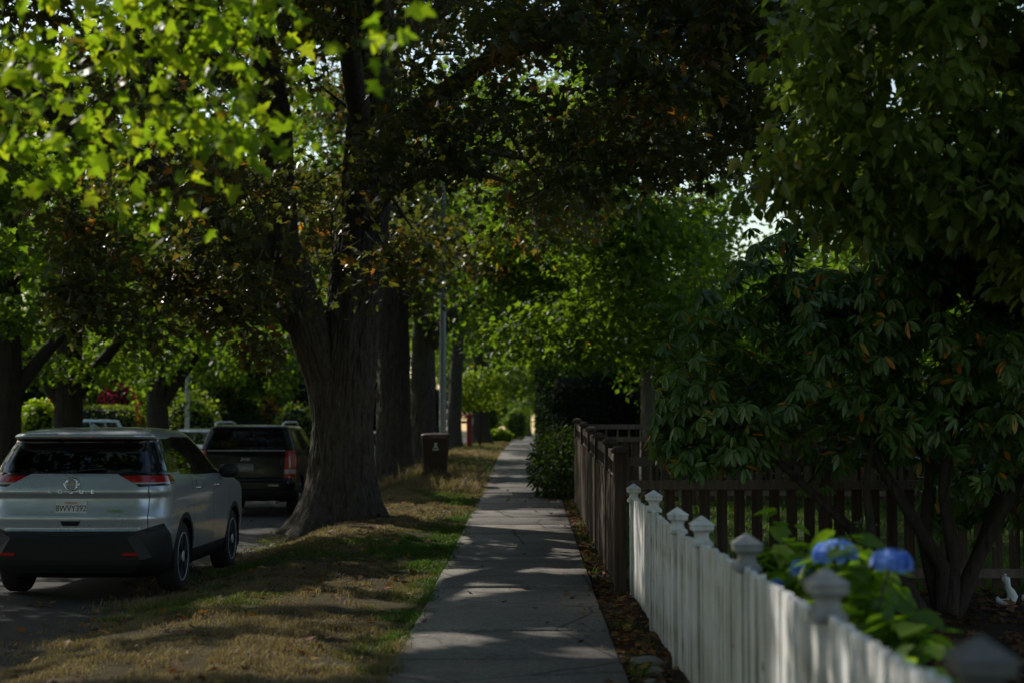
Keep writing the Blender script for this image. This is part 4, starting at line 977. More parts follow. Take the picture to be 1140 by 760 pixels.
# ------------------------------------------------------------------ generic background trees: three kinds, then copies
def kind_tree(seed, h, rx, rz, trunk_r, n, per, leaf, mat, fork=True, T_=T_MAPLE, bark='bark2', z0=None):
    rng = np.random.default_rng(seed)
    root = empty('street_tree', (0, 0, 0))
    zc = h - rz
    trunk_mesh([(0, 0, -.3), (0, 0, 1.4), (.1, .05, 2.6), (.25, 0, zc), (.3, 0, h * .85)], [trunk_r * 1.15, trunk_r, trunk_r * .9, trunk_r * .55, .04], 40, 60, seed, .035, .5, .35, bark, 'trunk', root)
    lb = MB(); nodes = [np.array((.15, .0, 3.0)), np.array((.25, 0, zc)), np.array((.3, 0, h * .8))]
    if fork:
        for a in rng.uniform(0, 6.28, 3):
            p = [np.array((.05, 0, 2.1)), np.array((.5 * math.cos(a), .5 * math.sin(a), 2.9)), np.array((1.3 * math.cos(a), 1.3 * math.sin(a), 4.0)), np.array((2.2 * math.cos(a), 2.2 * math.sin(a), 5.2))]
            lb.tube(p, [trunk_r * .6, trunk_r * .5, trunk_r * .35, .04], 8, 0, False); nodes += p[1:]
    C = ell((0, 0, zc), (rx, rx, rz), n, rng, .3, .38, .6, seed)
    bb = branches(nodes, C, rng, .08, .012, 5, 1.1, .1, 120); b0 = len(lb.v); lb.v += bb.v; lb.f += [tuple(i + b0 for i in f) for f in bb.f]; lb.m += bb.m; lb.smooth += bb.smooth
    lb.build('branchwork', M[bark], root)
    P, N, D, s, t = cluster_leaves(C, rng.uniform(.6, 1.15, n), per, rng, .65, .7, .7, .5, leaf)
    leaf_mesh('crown', P, N, D, s, T_, M[mat], t, root)
    return root
KA = kind_tree(301, 11.5, 4.6, 4.6, .36, 110, 95, (.15, .23), 'leaf_mid')
KB = kind_tree(302, 10, 4.0, 3.9, .26, 90, 75, (.22, .34), 'leaf_far', True, T_RHOMB)
KC = kind_tree(303, 7, 2.9, 3.0, .14, 70, 75, (.18, .28), 'leaf_mid', False, T_RHOMB)
KD = kind_tree(304, 12, 4.2, 5.4, .3, 110, 85, (.24, .36), 'leaf_hedge', False, T_RHOMB)
used = set()
def plant(K, x, y, label, rz, sc=1.0, group=None):
    o = K if K not in used else copy_tree(K)
    used.add(K)
    o.location = (x, y, h1(x, y)); o.rotation_euler = (0, 0, rz); o.scale = (sc, sc, sc)
    tag(o, label, 'tree', group)
    if group is None and 'group' in o: del o['group']
    return o
def pl(K, px, Y, label, rz, sc=1., group=None): return plant(K, at(px, 0, Y)[0], Y, label, rz, sc, group)
def across_maple(px, Y, label, r, seed, X=None):
    X = at(px, 0, Y)[0] if X is None else X; g = h1(X, Y)
    street_maple(X, Y, label, r, seed, [((X + .3, Y, g + 7.2), (5.0, 5.0, 4.6), 150)], 'leaf_mid', (.15, .23), 100, 'bark2', seg=60, rows=70, crown_low=g + 2.6,
        limb=[([(X, Y, g + 2.0), (X - .6, Y - .2, g + 2.9), (X - 1.5, Y - .4, g + 4.0), (X - 2.4, Y - .5, g + 5)], [.2, .16, .12, .04]), ([(X, Y, g + 2.2), (X + .6, Y + .2, g + 3.1), (X + 1.5, Y + .3, g + 4.2), (X + 2.4, Y + .3, g + 5.4)], [.2, .16, .12, .04])])
across_maple(75, 40, 'thick dark trunk across the street rising behind the silver car roof', .36, 351)
across_maple(6, 36, 'dark trunk at the picture edge across the street beside the orange shrub', .33, 352)
pl(KA, 176, 52, 'forking trunk across the street next to the lime rounded shrub', 3.7, 1.0)
pl(KB, 247, 70, 'slender trunk across the street just beyond the white pole', 1.0, 1.05)
across_maple(0, 23, 'unseen tall tree added across the street to shade the grass strip', .36, 353, -12.8)  # out of frame, added for the shade it throws on the verge
gA = 'leafy trees in the gardens across the street'
for i, (x, y, K, s_) in enumerate([(-27, 54, KB, 1.2), (-31, 72, KD, 1.2), (-22, 78, KB, 1.2), (-16, 86, KA, 1.1), (-14, 100, KB, 1.1), (-28, 92, KA, 1.2), (-38, 80, KB, 1.3), (-35, 64, KA, 1.2), (-18, 118, KD, 1.2), (-30, 120, KB, 1.4), (-13.5, 66, KA, .95), (-44, 96, KD, 1.3), (-40, 125, KA, 1.4), (-13, 140, KB, 1.2), (-25, 150, KD, 1.4), (-12.8, 80, KA, 1.0)]):
    plant(K, x, y, 'leafy green tree in the gardens across the street', i * 1.7, s_, gA)
gB = 'trees lining the far end of the sidewalk'
for i, (x, y, K, s_) in enumerate([(-2.6, 92, KA, 1.0), (-2.8, 112, KB, 1.1), (3.6, 62, KC, 1.0), (4.0, 80, KB, 1.0), (3.2, 100, KA, .95), (4.5, 125, KB, 1.2), (-3.0, 140, KA, 1.1), (6, 150, KD, 1.2), (-5, 190, KB, 1.5), (6.5, 200, KB, 1.5), (-8, 230, KD, 1.6), (4, 240, KB, 1.5), (2.2, 72, KC, .9), (3.0, 55, KC, .85)]):
    plant(K, x, y, 'green tree lining the far end of the sidewalk', i * 2.1, s_, gB)
gC = 'low trees beyond the garden fence'
for i, (x, y, K, s_) in enumerate([(5.0, 44, KC, .85), (8.5, 42, KC, .95), (12, 46, KC, 1.0), (7, 56, KC, 1.1), (11, 60, KB, .85), (15, 55, KC, 1.15), (19, 62, KB, .9), (16, 40, KC, .9), (10, 28, KC, .7), (14, 30, KC, .8), (7.6, 24, KA, .62), (11, 22, KA, .7), (24, 70, KB, 1.0), (13, 78, KB, .95), (20, 90, KD, .9)]):
    plant(K, x, y, 'low green tree beyond the garden fence', i * 1.3, s_, gC)

for i, (px, Y, rx, rz) in enumerate([(60, 84, 9, 2.4), (-60, 76, 7, 2.2), (220, 92, 9, 2.6), (345, 100, 7, 2.4), (430, 112, 5, 2.2), (-170, 70, 7, 2.4)]):
    lump('hedge', 'tall leafy hedge closing the gardens far across the street', 'hedge', at(px, 0, Y)[0], Y, rx, 1.2, rz, 3500, ['leaf_far', 'leaf_mid'][i % 2], (.2, .34), 260 + i, True, group='tall hedges far across the street')
gE = 'added unseen trees that block sky light'  # unseen trees added around the camera so less sky light reaches the ground
for i, (x, y, K, s_) in enumerate([(-3.6, -7, KA, 1.0), (-12.5, -2, KA, 1.1), (1.5, -15, KA, 1.1), (-7, -17, KA, 1.1), (-13, 10, KA, 1.0)]):
    plant(K, x, y, 'unseen leafy tree added to block sky light', i * 1.9, s_, gE)
for i, (x, y, s_) in enumerate([(0, 300, 2.2), (-8, 310, 2.2), (9, 305, 2.2), (-2, 260, 1.2), (3.6, 262, 1.3)]):
    plant(KD if i < 3 else KC, x, y, 'green tree lining the far end of the sidewalk', i * 2.3, s_, gB)

across(416, 425, 118, 66, 130, 'garden_shrub', 'tall green shrub seen through the slot between the two thick maple trunks', 'shrub', 'leaf_mid', 281, 2600, (.2, .34))
# ------------------------------------------------------------------ cars
def text_mesh(txt, size, mat, name, parent, loc, rot, align='CENTER', ext=.001, sx=1.0):
    cu = bpy.data.curves.new(name, 'FONT'); cu.body = txt; cu.size = size; cu.align_x = align; cu.align_y = 'CENTER'; cu.extrude = ext
    o = bpy.data.objects.new(name, cu); COL.objects.link(o)
    dg = bpy.context.evaluated_depsgraph_get(); me = bpy.data.meshes.new_from_object(o.evaluated_get(dg))
    bpy.data.objects.remove(o); bpy.data.curves.remove(cu)
    me.materials.clear(); me.materials.append(mat)
    r = link(bpy.data.objects.new(name, me), parent); r.location = loc; r.rotation_euler = rot; r.scale = (sx, 1, 1)
    return r

def inpoly(p, poly):
    x, y = p; c = False; n = len(poly); j = n - 1
    for i in range(n):
        xi, yi = poly[i]; xj, yj = poly[j]
        if (yi > y) != (yj > y) and x < (xj - xi) * (y - yi) / (yj - yi) + xi: c = not c
        j = i
    return c

class Car:
    def __init__(s, layers, bow=.06):
        """layers: z, y_rear, y_front, half width, rear corner rx, ry, front corner rx, ry"""
        L = np.array(layers, float)
        zs = []
        for a, b in zip(L[:-1, 0], L[1:, 0]):
            k = max(1, int(round((b - a) / .03))); zs += list(np.linspace(a, b, k, endpoint=False))
        zs.append(L[-1, 0])
        bm = bmesh.new(); rows = []
        def pchip(x, xs, ys):
            d = np.diff(ys) / np.diff(xs); m = np.zeros(len(xs)); m[0], m[-1] = d[0], d[-1]
            for i in range(1, len(xs) - 1): m[i] = 0 if d[i - 1] * d[i] <= 0 else 2 * d[i - 1] * d[i] / (d[i - 1] + d[i])
            i = min(max(np.searchsorted(xs, x) - 1, 0), len(xs) - 2); h = xs[i + 1] - xs[i]; t = (x - xs[i]) / h
            return (2 * t**3 - 3 * t**2 + 1) * ys[i] + (t**3 - 2 * t**2 + t) * h * m[i] + (-2 * t**3 + 3 * t**2) * ys[i + 1] + (t**3 - t**2) * h * m[i + 1]
        for z in zs:
            yr, yf, w, rcx, rcy, fcx, fcy = [float(pchip(z, L[:, 0], L[:, k])) for k in range(1, 8)]
            rcx = min(rcx, w * .95); fcx = min(fcx, w * .95); k = max(0, (yf - yr)); rcy = min(rcy, k * .4); fcy = min(fcy, k * .4)
            h = []
            n1, n2, n3 = 8, 10, 30
            for i in range(n1): x = (w - rcx) * i / n1; h.append((x, yr + bow * (x / max(w, .01)) ** 2))
            yb = yr + bow * ((w - rcx) / w) ** 2
            for i in range(n2): a = math.pi / 2 * i / n2; h.append((w - rcx + rcx * math.sin(a), yb + rcy * (1 - math.cos(a))))
            yfb = yf - .10 * ((w - fcx) / w) ** 2
            ya, yz = yb + rcy, yfb - fcy
            for i in range(n3): t = i / n3; h.append((w + .012 * (1 - (2 * t - 1) ** 2), lerp(ya, yz, t)))
            for i in range(n2): a = math.pi / 2 * i / n2; h.append((w - fcx + fcx * math.cos(a), yz + fcy * math.sin(a)))
            for i in range(n1 + 1): x = (w - fcx) * (1 - i / n1); h.append((x, yf - .10 * (x / max(w, .01)) ** 2))
            full = h + [(-x, y) for x, y in reversed(h[1:-1])]
            rows.append([bm.verts.new((x, y, z)) for x, y in full])
        n = len(rows[0])
        for a, b in zip(rows[:-1], rows[1:]):
            for i in range(n): bm.faces.new((a[i], a[(i + 1) % n], b[(i + 1) % n], b[i]))
        bm.faces.new(rows[-1]); bm.faces.new(list(reversed(rows[0])))
        bm.normal_update(); s.bm = bm; s.n = n; s.regions = []
    def cut(s, co, no, filt):
        fs = [f for f in s.bm.faces if filt(f.calc_center_median(), f.normal)]
        geom = list({v for f in fs for v in f.verts}) + list({e for f in fs for e in f.edges}) + fs
        bmesh.ops.bisect_plane(s.bm, geom=geom, plane_co=co, plane_no=no, dist=1e-5); s.bm.normal_update()
    def poly(s, name, mi, poly, view, cond=None):
        """view 'rear' (x,z) / 'front' / 'side' (y,z, both sides)"""
        xs = [p[0] for p in poly]; zs = [p[1] for p in poly]; m = .12
        if view == 'rear': base = lambda c, n: n.y < -.12 and c.y < 1.4
        elif view == 'front': base = lambda c, n: n.y > .12 and c.y > 1.4
        else: base = lambda c, n: abs(n.x) > .35
        k = 0 if view in ('rear', 'front') else 1
        ok = lambda c, n: base(c, n) and (cond is None or cond(c, n)) and min(xs) - m < c[k] < max(xs) + m and min(zs) - m < c[2] < max(zs) + m
        for p, q in zip(poly, poly[1:] + poly[:1]):
            dx, dz = q[0] - p[0], q[1] - p[1]
            if k == 0: s.cut((p[0], 0, p[1]), (dz, 0, -dx), ok)
            else: s.cut((0, p[0], p[1]), (0, dz, -dx), ok)
        s.regions.append((name, mi, lambda c, n, P=list(poly): base(c, n) and (cond is None or cond(c, n)) and inpoly((c[k], c[2]), P)))
    def test(s, name, mi, fn): s.regions.append((name, mi, fn))
    def build(s, root, mats, drop=('hole',)):
        groups = {}
        for f in s.bm.faces:
            c = f.calc_center_median(); key = ('body', 0)
            for name, mi, fn in s.regions:
                if fn(c, f.normal): key = (name, mi); break
            groups.setdefault(key[0], []).append((f, key[1]))
        out = {}
        for name, lst in groups.items():
            if name in drop: continue
            b = MB(); idx = {}; vs = []; fs = []; mi_ = []
            for f, mi in lst:
                row = []
                for v in f.verts:
                    if v not in idx: idx[v] = len(vs); vs.append(tuple(v.co))
                    row.append(idx[v])
                fs.append(tuple(row)); mi_.append(mi)
            b.v = vs; b.f = fs; b.m = mi_; b.smooth = [len(f) < 30 for f in fs]
            used_m = sorted(set(mi_)); b.m = [used_m.index(k) for k in mi_]
            out[name] = b.build(name.split('#')[0], [mats[k] for k in used_m], root)
        s.bm.free(); return out

def wheel(parent, x, y, r, w, side, style=0, rim='rim'):
    t = MB(); k = side
    prof = [(r * .68, -w / 2 + .01), (r * .80, -w / 2), (r * .95, -w / 2 + .015), (r, -w / 2 + .04), (r, w / 2 - .04), (r * .95, w / 2 - .015), (r * .80, w / 2), (r * .68, w / 2 - .01)]
    t.lathe(prof, 48, 0, 'X', (0, 0, 0)); ty = t.build('wheel', M['tyre'], parent); ty.location = (x, y, r)
    d = MB()
    xo = k * (w / 2 - .022)
    d.lathe([(r * .70, xo - k * .015), (r * .70, xo), (r * .66, xo + k * .01), (r * .63, xo - k * .03), (r * .2, xo - k * .05), (.01, xo - k * .05)] if k > 0 else [(r * .01, xo + .05), (r * .2, xo + .05), (r * .63, xo + .03), (r * .66, xo - .01), (r * .70, xo), (r * .70, xo + .015)], 48, 1, 'X')
    d.lathe([(r * .685, xo + k * .004), (r * .685, xo + k * .014), (r * .65, xo + k * .014), (r * .65, xo + k * .004)][::k], 48, 0, 'X')
    for i in range(5):
        for off, ww in ((-.17, .030), (.17, .030)) if style == 0 else ((0, .075),):
            a = 2 * math.pi * i / 5; a0 = a + off * .25; a1 = a + off
            p0 = np.array([math.cos(a0), math.sin(a0)]) * r * .13; p1 = np.array([math.cos(a1), math.sin(a1)]) * r * .665
            dr = (p1 - p0) / np.linalg.norm(p1 - p0); pr = np.array([-dr[1], dr[0]])
            vs = []
            for xx in (xo - k * .012, xo + k * .012):
                for p, q in ((p0, ww * .7), (p1, ww * .55)):
                    for sg in (-1, 1): e = p + pr * q * sg * (.75 if xx == xo + k * .012 else 1); vs.append((xx, e[0], e[1]))
            fs = [(4, 5, 7, 6), (0, 2, 3, 1), (0, 1, 5, 4), (2, 6, 7, 3), (0, 4, 6, 2), (1, 3, 7, 5)]
            d.add(vs, fs, 0)
    d.lathe([(r * .16, xo - .015), (r * .16, xo + k * .016), (r * .12, xo + k * .02), (.003, xo + k * .02)], 20, 0, 'X')
    d.build('rim', [M[rim], M['rimdark']], ty)
    return ty

def well(mb, x, y, r, side, mi):
    """dark wheel housing"""
    N = 24; vs = []
    for xx in (x + side * .0, x - side * .36):
        for k in range(N + 1):
            a = -.25 + (math.pi + .5) * k / N; vs.append((xx, y + r * math.cos(a), r * .84 + r * math.sin(a)))
    fs = [(k, k + 1, N + 2 + k, N + 1 + k) for k in range(N)] + [tuple(N + 1 + k for k in range(N + 1))]
    mb.add(vs, fs, mi)

def seats(parent, ys, w=.5, z=.62, n=2):
    for y in ys:
        for k in range(n):
            x = (k - (n - 1) / 2) * .72
            b = MB(); b.box((x, y, z), (w, .5, .16), bev=.04); b.box((x, y - .27, z + .34), (w, .14, .58), bev=.05, tilt=(.2, 0)); b.box((x, y - .36, z + .74), (.26, .1, .18), bev=.04); b.build('seat', M['interior'], parent)

def arc(cy, cz, r, n=22): return [(cy + r * math.cos(2 * math.pi * k / n), cz + r * math.sin(2 * math.pi * k / n)) for k in range(n)]

def crossover():
    root = empty('parked_car', (-4.475, 15.32, -.10), 0, 'silver crossover with dark rear window and pale number plate parked on the street verge', 'car', 'parked cars')
    del root['group']
    L = [ # z, yr, yf, w, rcx, rcy, fcx, fcy
        (.21, .22, 4.42, .74, .25, .25, .5, .4), (.27, .09, 4.54, .83, .26, .26, .5, .42), (.35, .03, 4.62, .88, .28, .28, .5, .45), (.50, .0, 4.64, .905, .30, .30, .5, .45), (.63, .005, 4.65, .918, .30, .30, .5, .45),
        (.672, .018, 4.65, .92, .30, .30, .5, .45), (.685, .045, 4.65, .92, .30, .28, .5, .45), (.74, .040, 4.64, .92, .3, .28, .5, .45), (.815, .028, 4.63, .921, .3, .28, .5, .45), (.835, .040, 4.63, .921, .3, .28, .5, .45), (.93, .075, 4.61, .92, .3, .28, .5, .45),
        (1.012, .085, 4.56, .918, .3, .28, .5, .5), (1.03, .055, 4.52, .917, .3, .28, .5, .5), (1.06, .050, 4.42, .915, .3, .28, .5, .6), (1.12, .068, 4.0, .905, .3, .26, .5, .6), (1.16, .085, 3.5, .893, .3, .26, .3, .5), (1.22, .115, 3.30, .868, .28, .25, .25, .5), (1.245, .15, 3.24, .857, .27, .25, .25, .5),
        (1.34, .215, 3.05, .822, .25, .25, .24, .5), (1.46, .30, 2.80, .775, .22, .25, .22, .5), (1.56, .375, 2.58, .728, .2, .25, .2, .5), (1.580, .34, 2.53, .718, .2, .25, .2, .5), (1.592, .255, 2.50, .712, .2, .25, .2, .5), (1.612, .25, 2.45, .70, .2, .25, .2, .5), (1.63, .28, 2.40, .686, .2, .3, .2, .5),
        (1.655, .40, 2.28, .655, .22, .4, .25, .5), (1.675, .62, 2.1, .60, .25, .4, .25, .5), (1.692, .9, 1.9, .48, .3, .35, .3, .35), (1.70, 1.2, 1.7, .25, .2, .2, .2, .2)]
    L = [(a, b, c_, w_, (p1 + .06 if a < 1.3 else p1), (p2 + .05 if a < 1.3 else p2), p3, p4) for a, b, c_, w_, p1, p2, p3, p4 in L]
    c = Car(L, .085)
    wr, wf, r = .985, 3.69, .362
    # mats: 0 paint 1 black 2 gap 3 glass dark 4 red 5 dark lens 6 clear 7 gloss black 8 glass light 9 headlamp
    for y in (wr, wf):
        c.poly('hole', 1, arc(y, .345, .415, 24), 'side', lambda q, n: abs(q.x) > .6 and q.z < .9)
        c.poly('body', 1, arc(y, .345, .475, 24), 'side', lambda q, n: abs(q.x) > .6 and q.z < .95)
    # tail lamps
    c.poly('tail_lamp', 5, [(.42, 1.238), (.655, 1.108), (1.0, 1.118), (1.0, 1.236)], 'rear', lambda q, n: q.y < .75)
    c.poly('tail_lamp', 5, [(-.42, 1.238), (-1.0, 1.236), (-1.0, 1.118), (-.655, 1.108)], 'rear', lambda q, n: q.y < .75)
    c.poly('tail_lamp', 5, [(.15, 1.118), (.60, 1.135), (.50, 1.225), (.15, 1.236)], 'side', lambda q, n: q.y < .75)
    for z in (1.165, 1.215, 1.135, 1.150): c.cut((0, 0, z), (0, 0, 1), lambda q, n: q.y < .75 and 1.08 < q.z < 1.26 and abs(q.x) > .38)
    # gaps and glass
    c.poly('rear_window', 3, [(-.695, 1.246), (.695, 1.246), (.615, 1.568), (-.615, 1.568)], 'rear', lambda q, n: q.y < .7)
    c.poly('body', 2, [(.737, .67), (.745, .67), (.745, 1.24), (.737, 1.24)], 'rear', lambda q, n: q.y < .5)
    c.poly('body', 2, [(-.745, .67), (-.737, .67), (-.737, 1.24), (-.745, 1.24)], 'rear', lambda q, n: q.y < .5)
    c.poly('body', 7, [(-.80, 1.236), (.80, 1.236), (.66, 1.60), (-.66, 1.60)], 'rear', lambda q, n: q.y < .50 and q.z < 1.572)
    c.poly('side_window', 3, [(3.02, 1.185), (2.33, 1.56), (1.62, 1.575), (1.62, 1.205)], 'side')
    c.poly('side_window', 3, [(1.58, 1.206), (1.58, 1.575), (1.15, 1.565), (.93, 1.50), (.80, 1.40), (.98, 1.235)], 'side')
    c.poly('body', 7, [(3.10, 1.172), (2.36, 1.588), (1.15, 1.596), (.86, 1.574), (.70, 1.42), (.92, 1.212), (1.6, 1.19)], 'side')
    for pts in ([(1.42, .42), (1.428, .42), (1.32, 1.20), (1.312, 1.20)], [(2.395, .40), (2.403, .40), (2.403, 1.19), (2.395, 1.19)], [(3.33, .42), (3.338, .42), (3.338, 1.14), (3.33, 1.14)], [(1.42, .40), (3.33, .40), (3.33, .407), (1.42, .407)]):
        c.poly('body', 2, pts, 'side', lambda q, n: abs(q.x) > .7)
    c.poly('windscreen', 8, [(-.78, 1.21), (.78, 1.21), (.62, 1.57), (-.62, 1.57)], 'front', lambda q, n: q.y < 3.6)
    for sg in (-1, 1):
        P = [(sg * .45, .88), (sg * .95, .92), (sg * .95, 1.02), (sg * .5, .98)]
        c.poly('headlamp', 9, P, 'front', lambda q, n: q.y > 3.6)
    c.cut((0, 0, .676), (0, 0, 1), lambda q, n: q.y < .55 and .6 < q.z < .8)
    c.cut((0, 0, 1.575), (0, 0, 1), lambda q, n: q.y < 1.2)
    c.cut((0, 0, 1.24), (0, 0, 1), lambda q, n: q.y < 1.0)
    # black bumper rising toward the corners
    for sg in (-1, 1): c.cut((sg * .64, 0, .676), (-sg * .30, 0, 1), lambda q, n, sg=sg: q.x * sg > .55 and q.y < .8 and .5 < q.z < .95)
    c.cut((0, 0, .98), (0, 1, 1), lambda q, n: abs(q.x) > .5 and q.y < .9 and q.z < .95)
    c.cut((0, .86, 0), (0, 1, 0), lambda q, n: 1.2 < q.z < 1.62)
    c.cut((0, 0, .40), (0, 0, 1), lambda q, n: abs(q.x) > .6)
    c.test('body', 1, lambda q, n: q.y < .8 and q.z + q.y < .98 and q.z < .676 + max(0, .30 * (abs(q.x) - .64)))
    c.test('body', 7, lambda q, n: 1.24 < q.z < 1.575 and q.y < .86)
    c.test('body', 1, lambda q, n: q.z < .40)
    # retag lamp faces by height
    def lampmat(q):
        if q.z > 1.208: return 7
        if q.z > 1.185: return 4
        if q.z > 1.172: return 5
        if q.z > 1.135: return 6
        return 5
    regs = []
    for nm, mi, fn in c.regions:
        if nm == 'tail_lamp':
            for k, (a, b) in {7: (1.215, 2), 4: (1.150, 1.215), 5: (0, 1.135), 6: (1.135, 1.150)}.items():
                for sg in (-1, 1):
                    regs.append(('tail_lamp#%d' % sg, k, lambda q, n, fn=fn, a=a, b=b, sg=sg: q.x * sg > 0 and a <= q.z < b and fn(q, n)))
        elif nm in ('side_window', 'headlamp'):
            for sg in (-1, 1):
                key = '%s#%d%d' % (nm, sg, len(regs)); regs.append((key, mi, lambda q, n, fn=fn, sg=sg: q.x * sg > 0 and fn(q, n)))
        else: regs.append((nm, mi, fn))
    c.regions = regs
    mats = [M['silver'], M['black'], M['gap'], M['glass_dark'], M['red'], M['blackgloss'], M['clear'], M['blackgloss'], M['glass'], M['headlamp']]
    c.build(root, mats)
    fl = MB(); fl.box((0, 2.2, .36), (1.5, 3.9, .05)); fl.box((0, .75, .86), (1.35, .6, .04))
    for y in (wr, wf):
        for s in (-1, 1): well(fl, s * .905, y, .435, s, 0)
    fl.build('underbody', M['gap'], root)
    seats(root, [2.35]); seats(root, [1.45], .62)
    for y in (wr, wf):
        for s in (-1, 1): wheel(root, s * .795, y, r, .235, s)
    # bumper facets
    b = MB()
    def strip(pa, pb, y): b.add([(x, y, z) for x, z in pa + pb[::-1]], [tuple(range(len(pa) + len(pb)))])
    b.add([(-.70, .012, .35), (.70, .012, .35), (.70, .0, .40), (.57, -.022, .615), (-.57, -.022, .615), (-.70, .0, .40), (-.60, .05, .27), (.60, .05, .27)],
          [(5, 2, 3, 4), (0, 1, 2, 5), (6, 7, 1, 0)])
    b.add([(.57, -.022, .615), (.70, 0, .40), (.80, .07, .42), (.66, .03, .655)], [(0, 1, 2, 3)]); b.add([(-.57, -.022, .615), (-.66, .03, .655), (-.80, .07, .42), (-.70, 0, .40)], [(0, 1, 2, 3)])
    b.add([(-.57, -.022, .615), (.57, -.022, .615), (.66, .03, .655), (-.66, .03, .655)], [(0, 1, 2, 3)])
    b.build('bumper', M['black'], root)
    for s in (-1, 1):
        q = MB(); q.box((s * .60, -.012, .455), (.15, .02, .035), bev=.008, rz=s * .1); q.build('reflector', M['red'], root)
    # tailgate handle recess
    q = MB(); q.add([(-.10, .029, .775), (.10, .029, .775), (.075, .03, .73), (-.075, .03, .73)], [(0, 3, 2, 1)]); q.build('tailgate_handle', M['gap'], root)
    # badge: ring with a bar
    q = MB()
    N = 32
    for k in range(N):
        a0, a1 = 2 * math.pi * k / N, 2 * math.pi * (k + 1) / N
        vs = []
        for a in (a0, a1):
            for rr, yy in ((.070, .066), (.066, .050), (.052, .050), (.048, .066)): vs.append((rr * math.cos(a), yy + .03 * math.sin(a) * rr / .07 - .004, 1.135 + rr * math.sin(a) * .95))
        q.add(vs, [(0, 1, 5, 4), (1, 2, 6, 5), (2, 3, 7, 6)], 0, True)
    q.box((0, .058, 1.135), (.165, .016, .030), bev=.004); q.build('badge', M['chrome'], root)
    text_mesh('NISSAN', .026, M['gap'], 'badge_lettering', root, (0, .0485, 1.135), (R(90), 0, 0), sx=1.1)
    for i, ch in enumerate('ROGUE'): text_mesh(ch, .048, M['chrome'], 'model_lettering', root, ((i - 2) * .105, .030 + .005 * abs(i - 2) / 2, 1.060), (R(84), 0, 0), sx=1.3)
    text_mesh('HYBRID', .040, M['green_ink'], 'green_lettering', root, (.435, .058, .872), (R(76), 0, 0), sx=1.15)
    # number plate
    q = MB(); q.box((0, .058, .90), (.305, .008, .152), bev=.003, tilt=(-.1, 0)); pl_ = q.build('number_plate', M['plate'], root)
    text_mesh('8WVY392', .083, M['plate_ink'], 'plate_lettering', pl_, (0, .0525, .897), (R(90) - .1, 0, 0), sx=.86)
    text_mesh('California', .030, M['plate_red'], 'plate_lettering', pl_, (0, .0475, .955), (R(90) - .1, 0, 0))
    text_mesh('dmv.ca.gov', .018, M['plate_ink'], 'plate_lettering', pl_, (0, .0585, .838), (R(90) - .1, 0, 0))
    # crease shadow line above the plate
    # mirrors, handles, fin, wiper, exhaust
    for s in (-1, 1):
        m = MB(); m.lathe([(.02, -.1), (.07, -.085), (.088, -.03), (.088, .05), (.06, .1), (.01, .115)], 18, 0, 'X', (0, 0, 0))
        m.v = [(s * (.98) + p[0] * 1.05, 2.98 + p[1] * .75, 1.20 + p[2] * .95) for p in m.v]; m.box((s * .9, 2.97, 1.16), (.1, .07, .04), bev=.01); m.build('mirror', M['black'], root)
        for y in (1.55, 2.55):
            d = MB(); d.tube([(s * .925, y, 1.05), (s * .945, y + .03, 1.052), (s * .945, y + .15, 1.055), (s * .925, y + .18, 1.055)], .012, 8); d.build('door_handle', M['chrome'], root)
    f = MB(); f.add([(-.02, .75, 1.672), (.02, .75, 1.672), (.02, .98, 1.69), (-.02, .98, 1.69), (-.006, .77, 1.735), (.006, .77, 1.735), (.006, .80, 1.735), (-.006, .80, 1.735)], [(0, 1, 5, 4), (1, 2, 6, 5), (2, 3, 7, 6), (3, 0, 4, 7), (4, 5, 6, 7)]); f.build('antenna_fin', M['silver'], root)
    w = MB(); w.tube([(0, .13, 1.255), (.15, .155, 1.275), (.30, .165, 1.285)], .008, 6); w.box((0, .13, 1.258), (.06, .03, .03), bev=.008); w.build('rear_wiper', M['black'], root)
    lt = MB(); lt.box((0, .262, 1.597), (.34, .012, .012)); lt.build('high_brake_lamp', M['red'], root)
    return root
crossover()

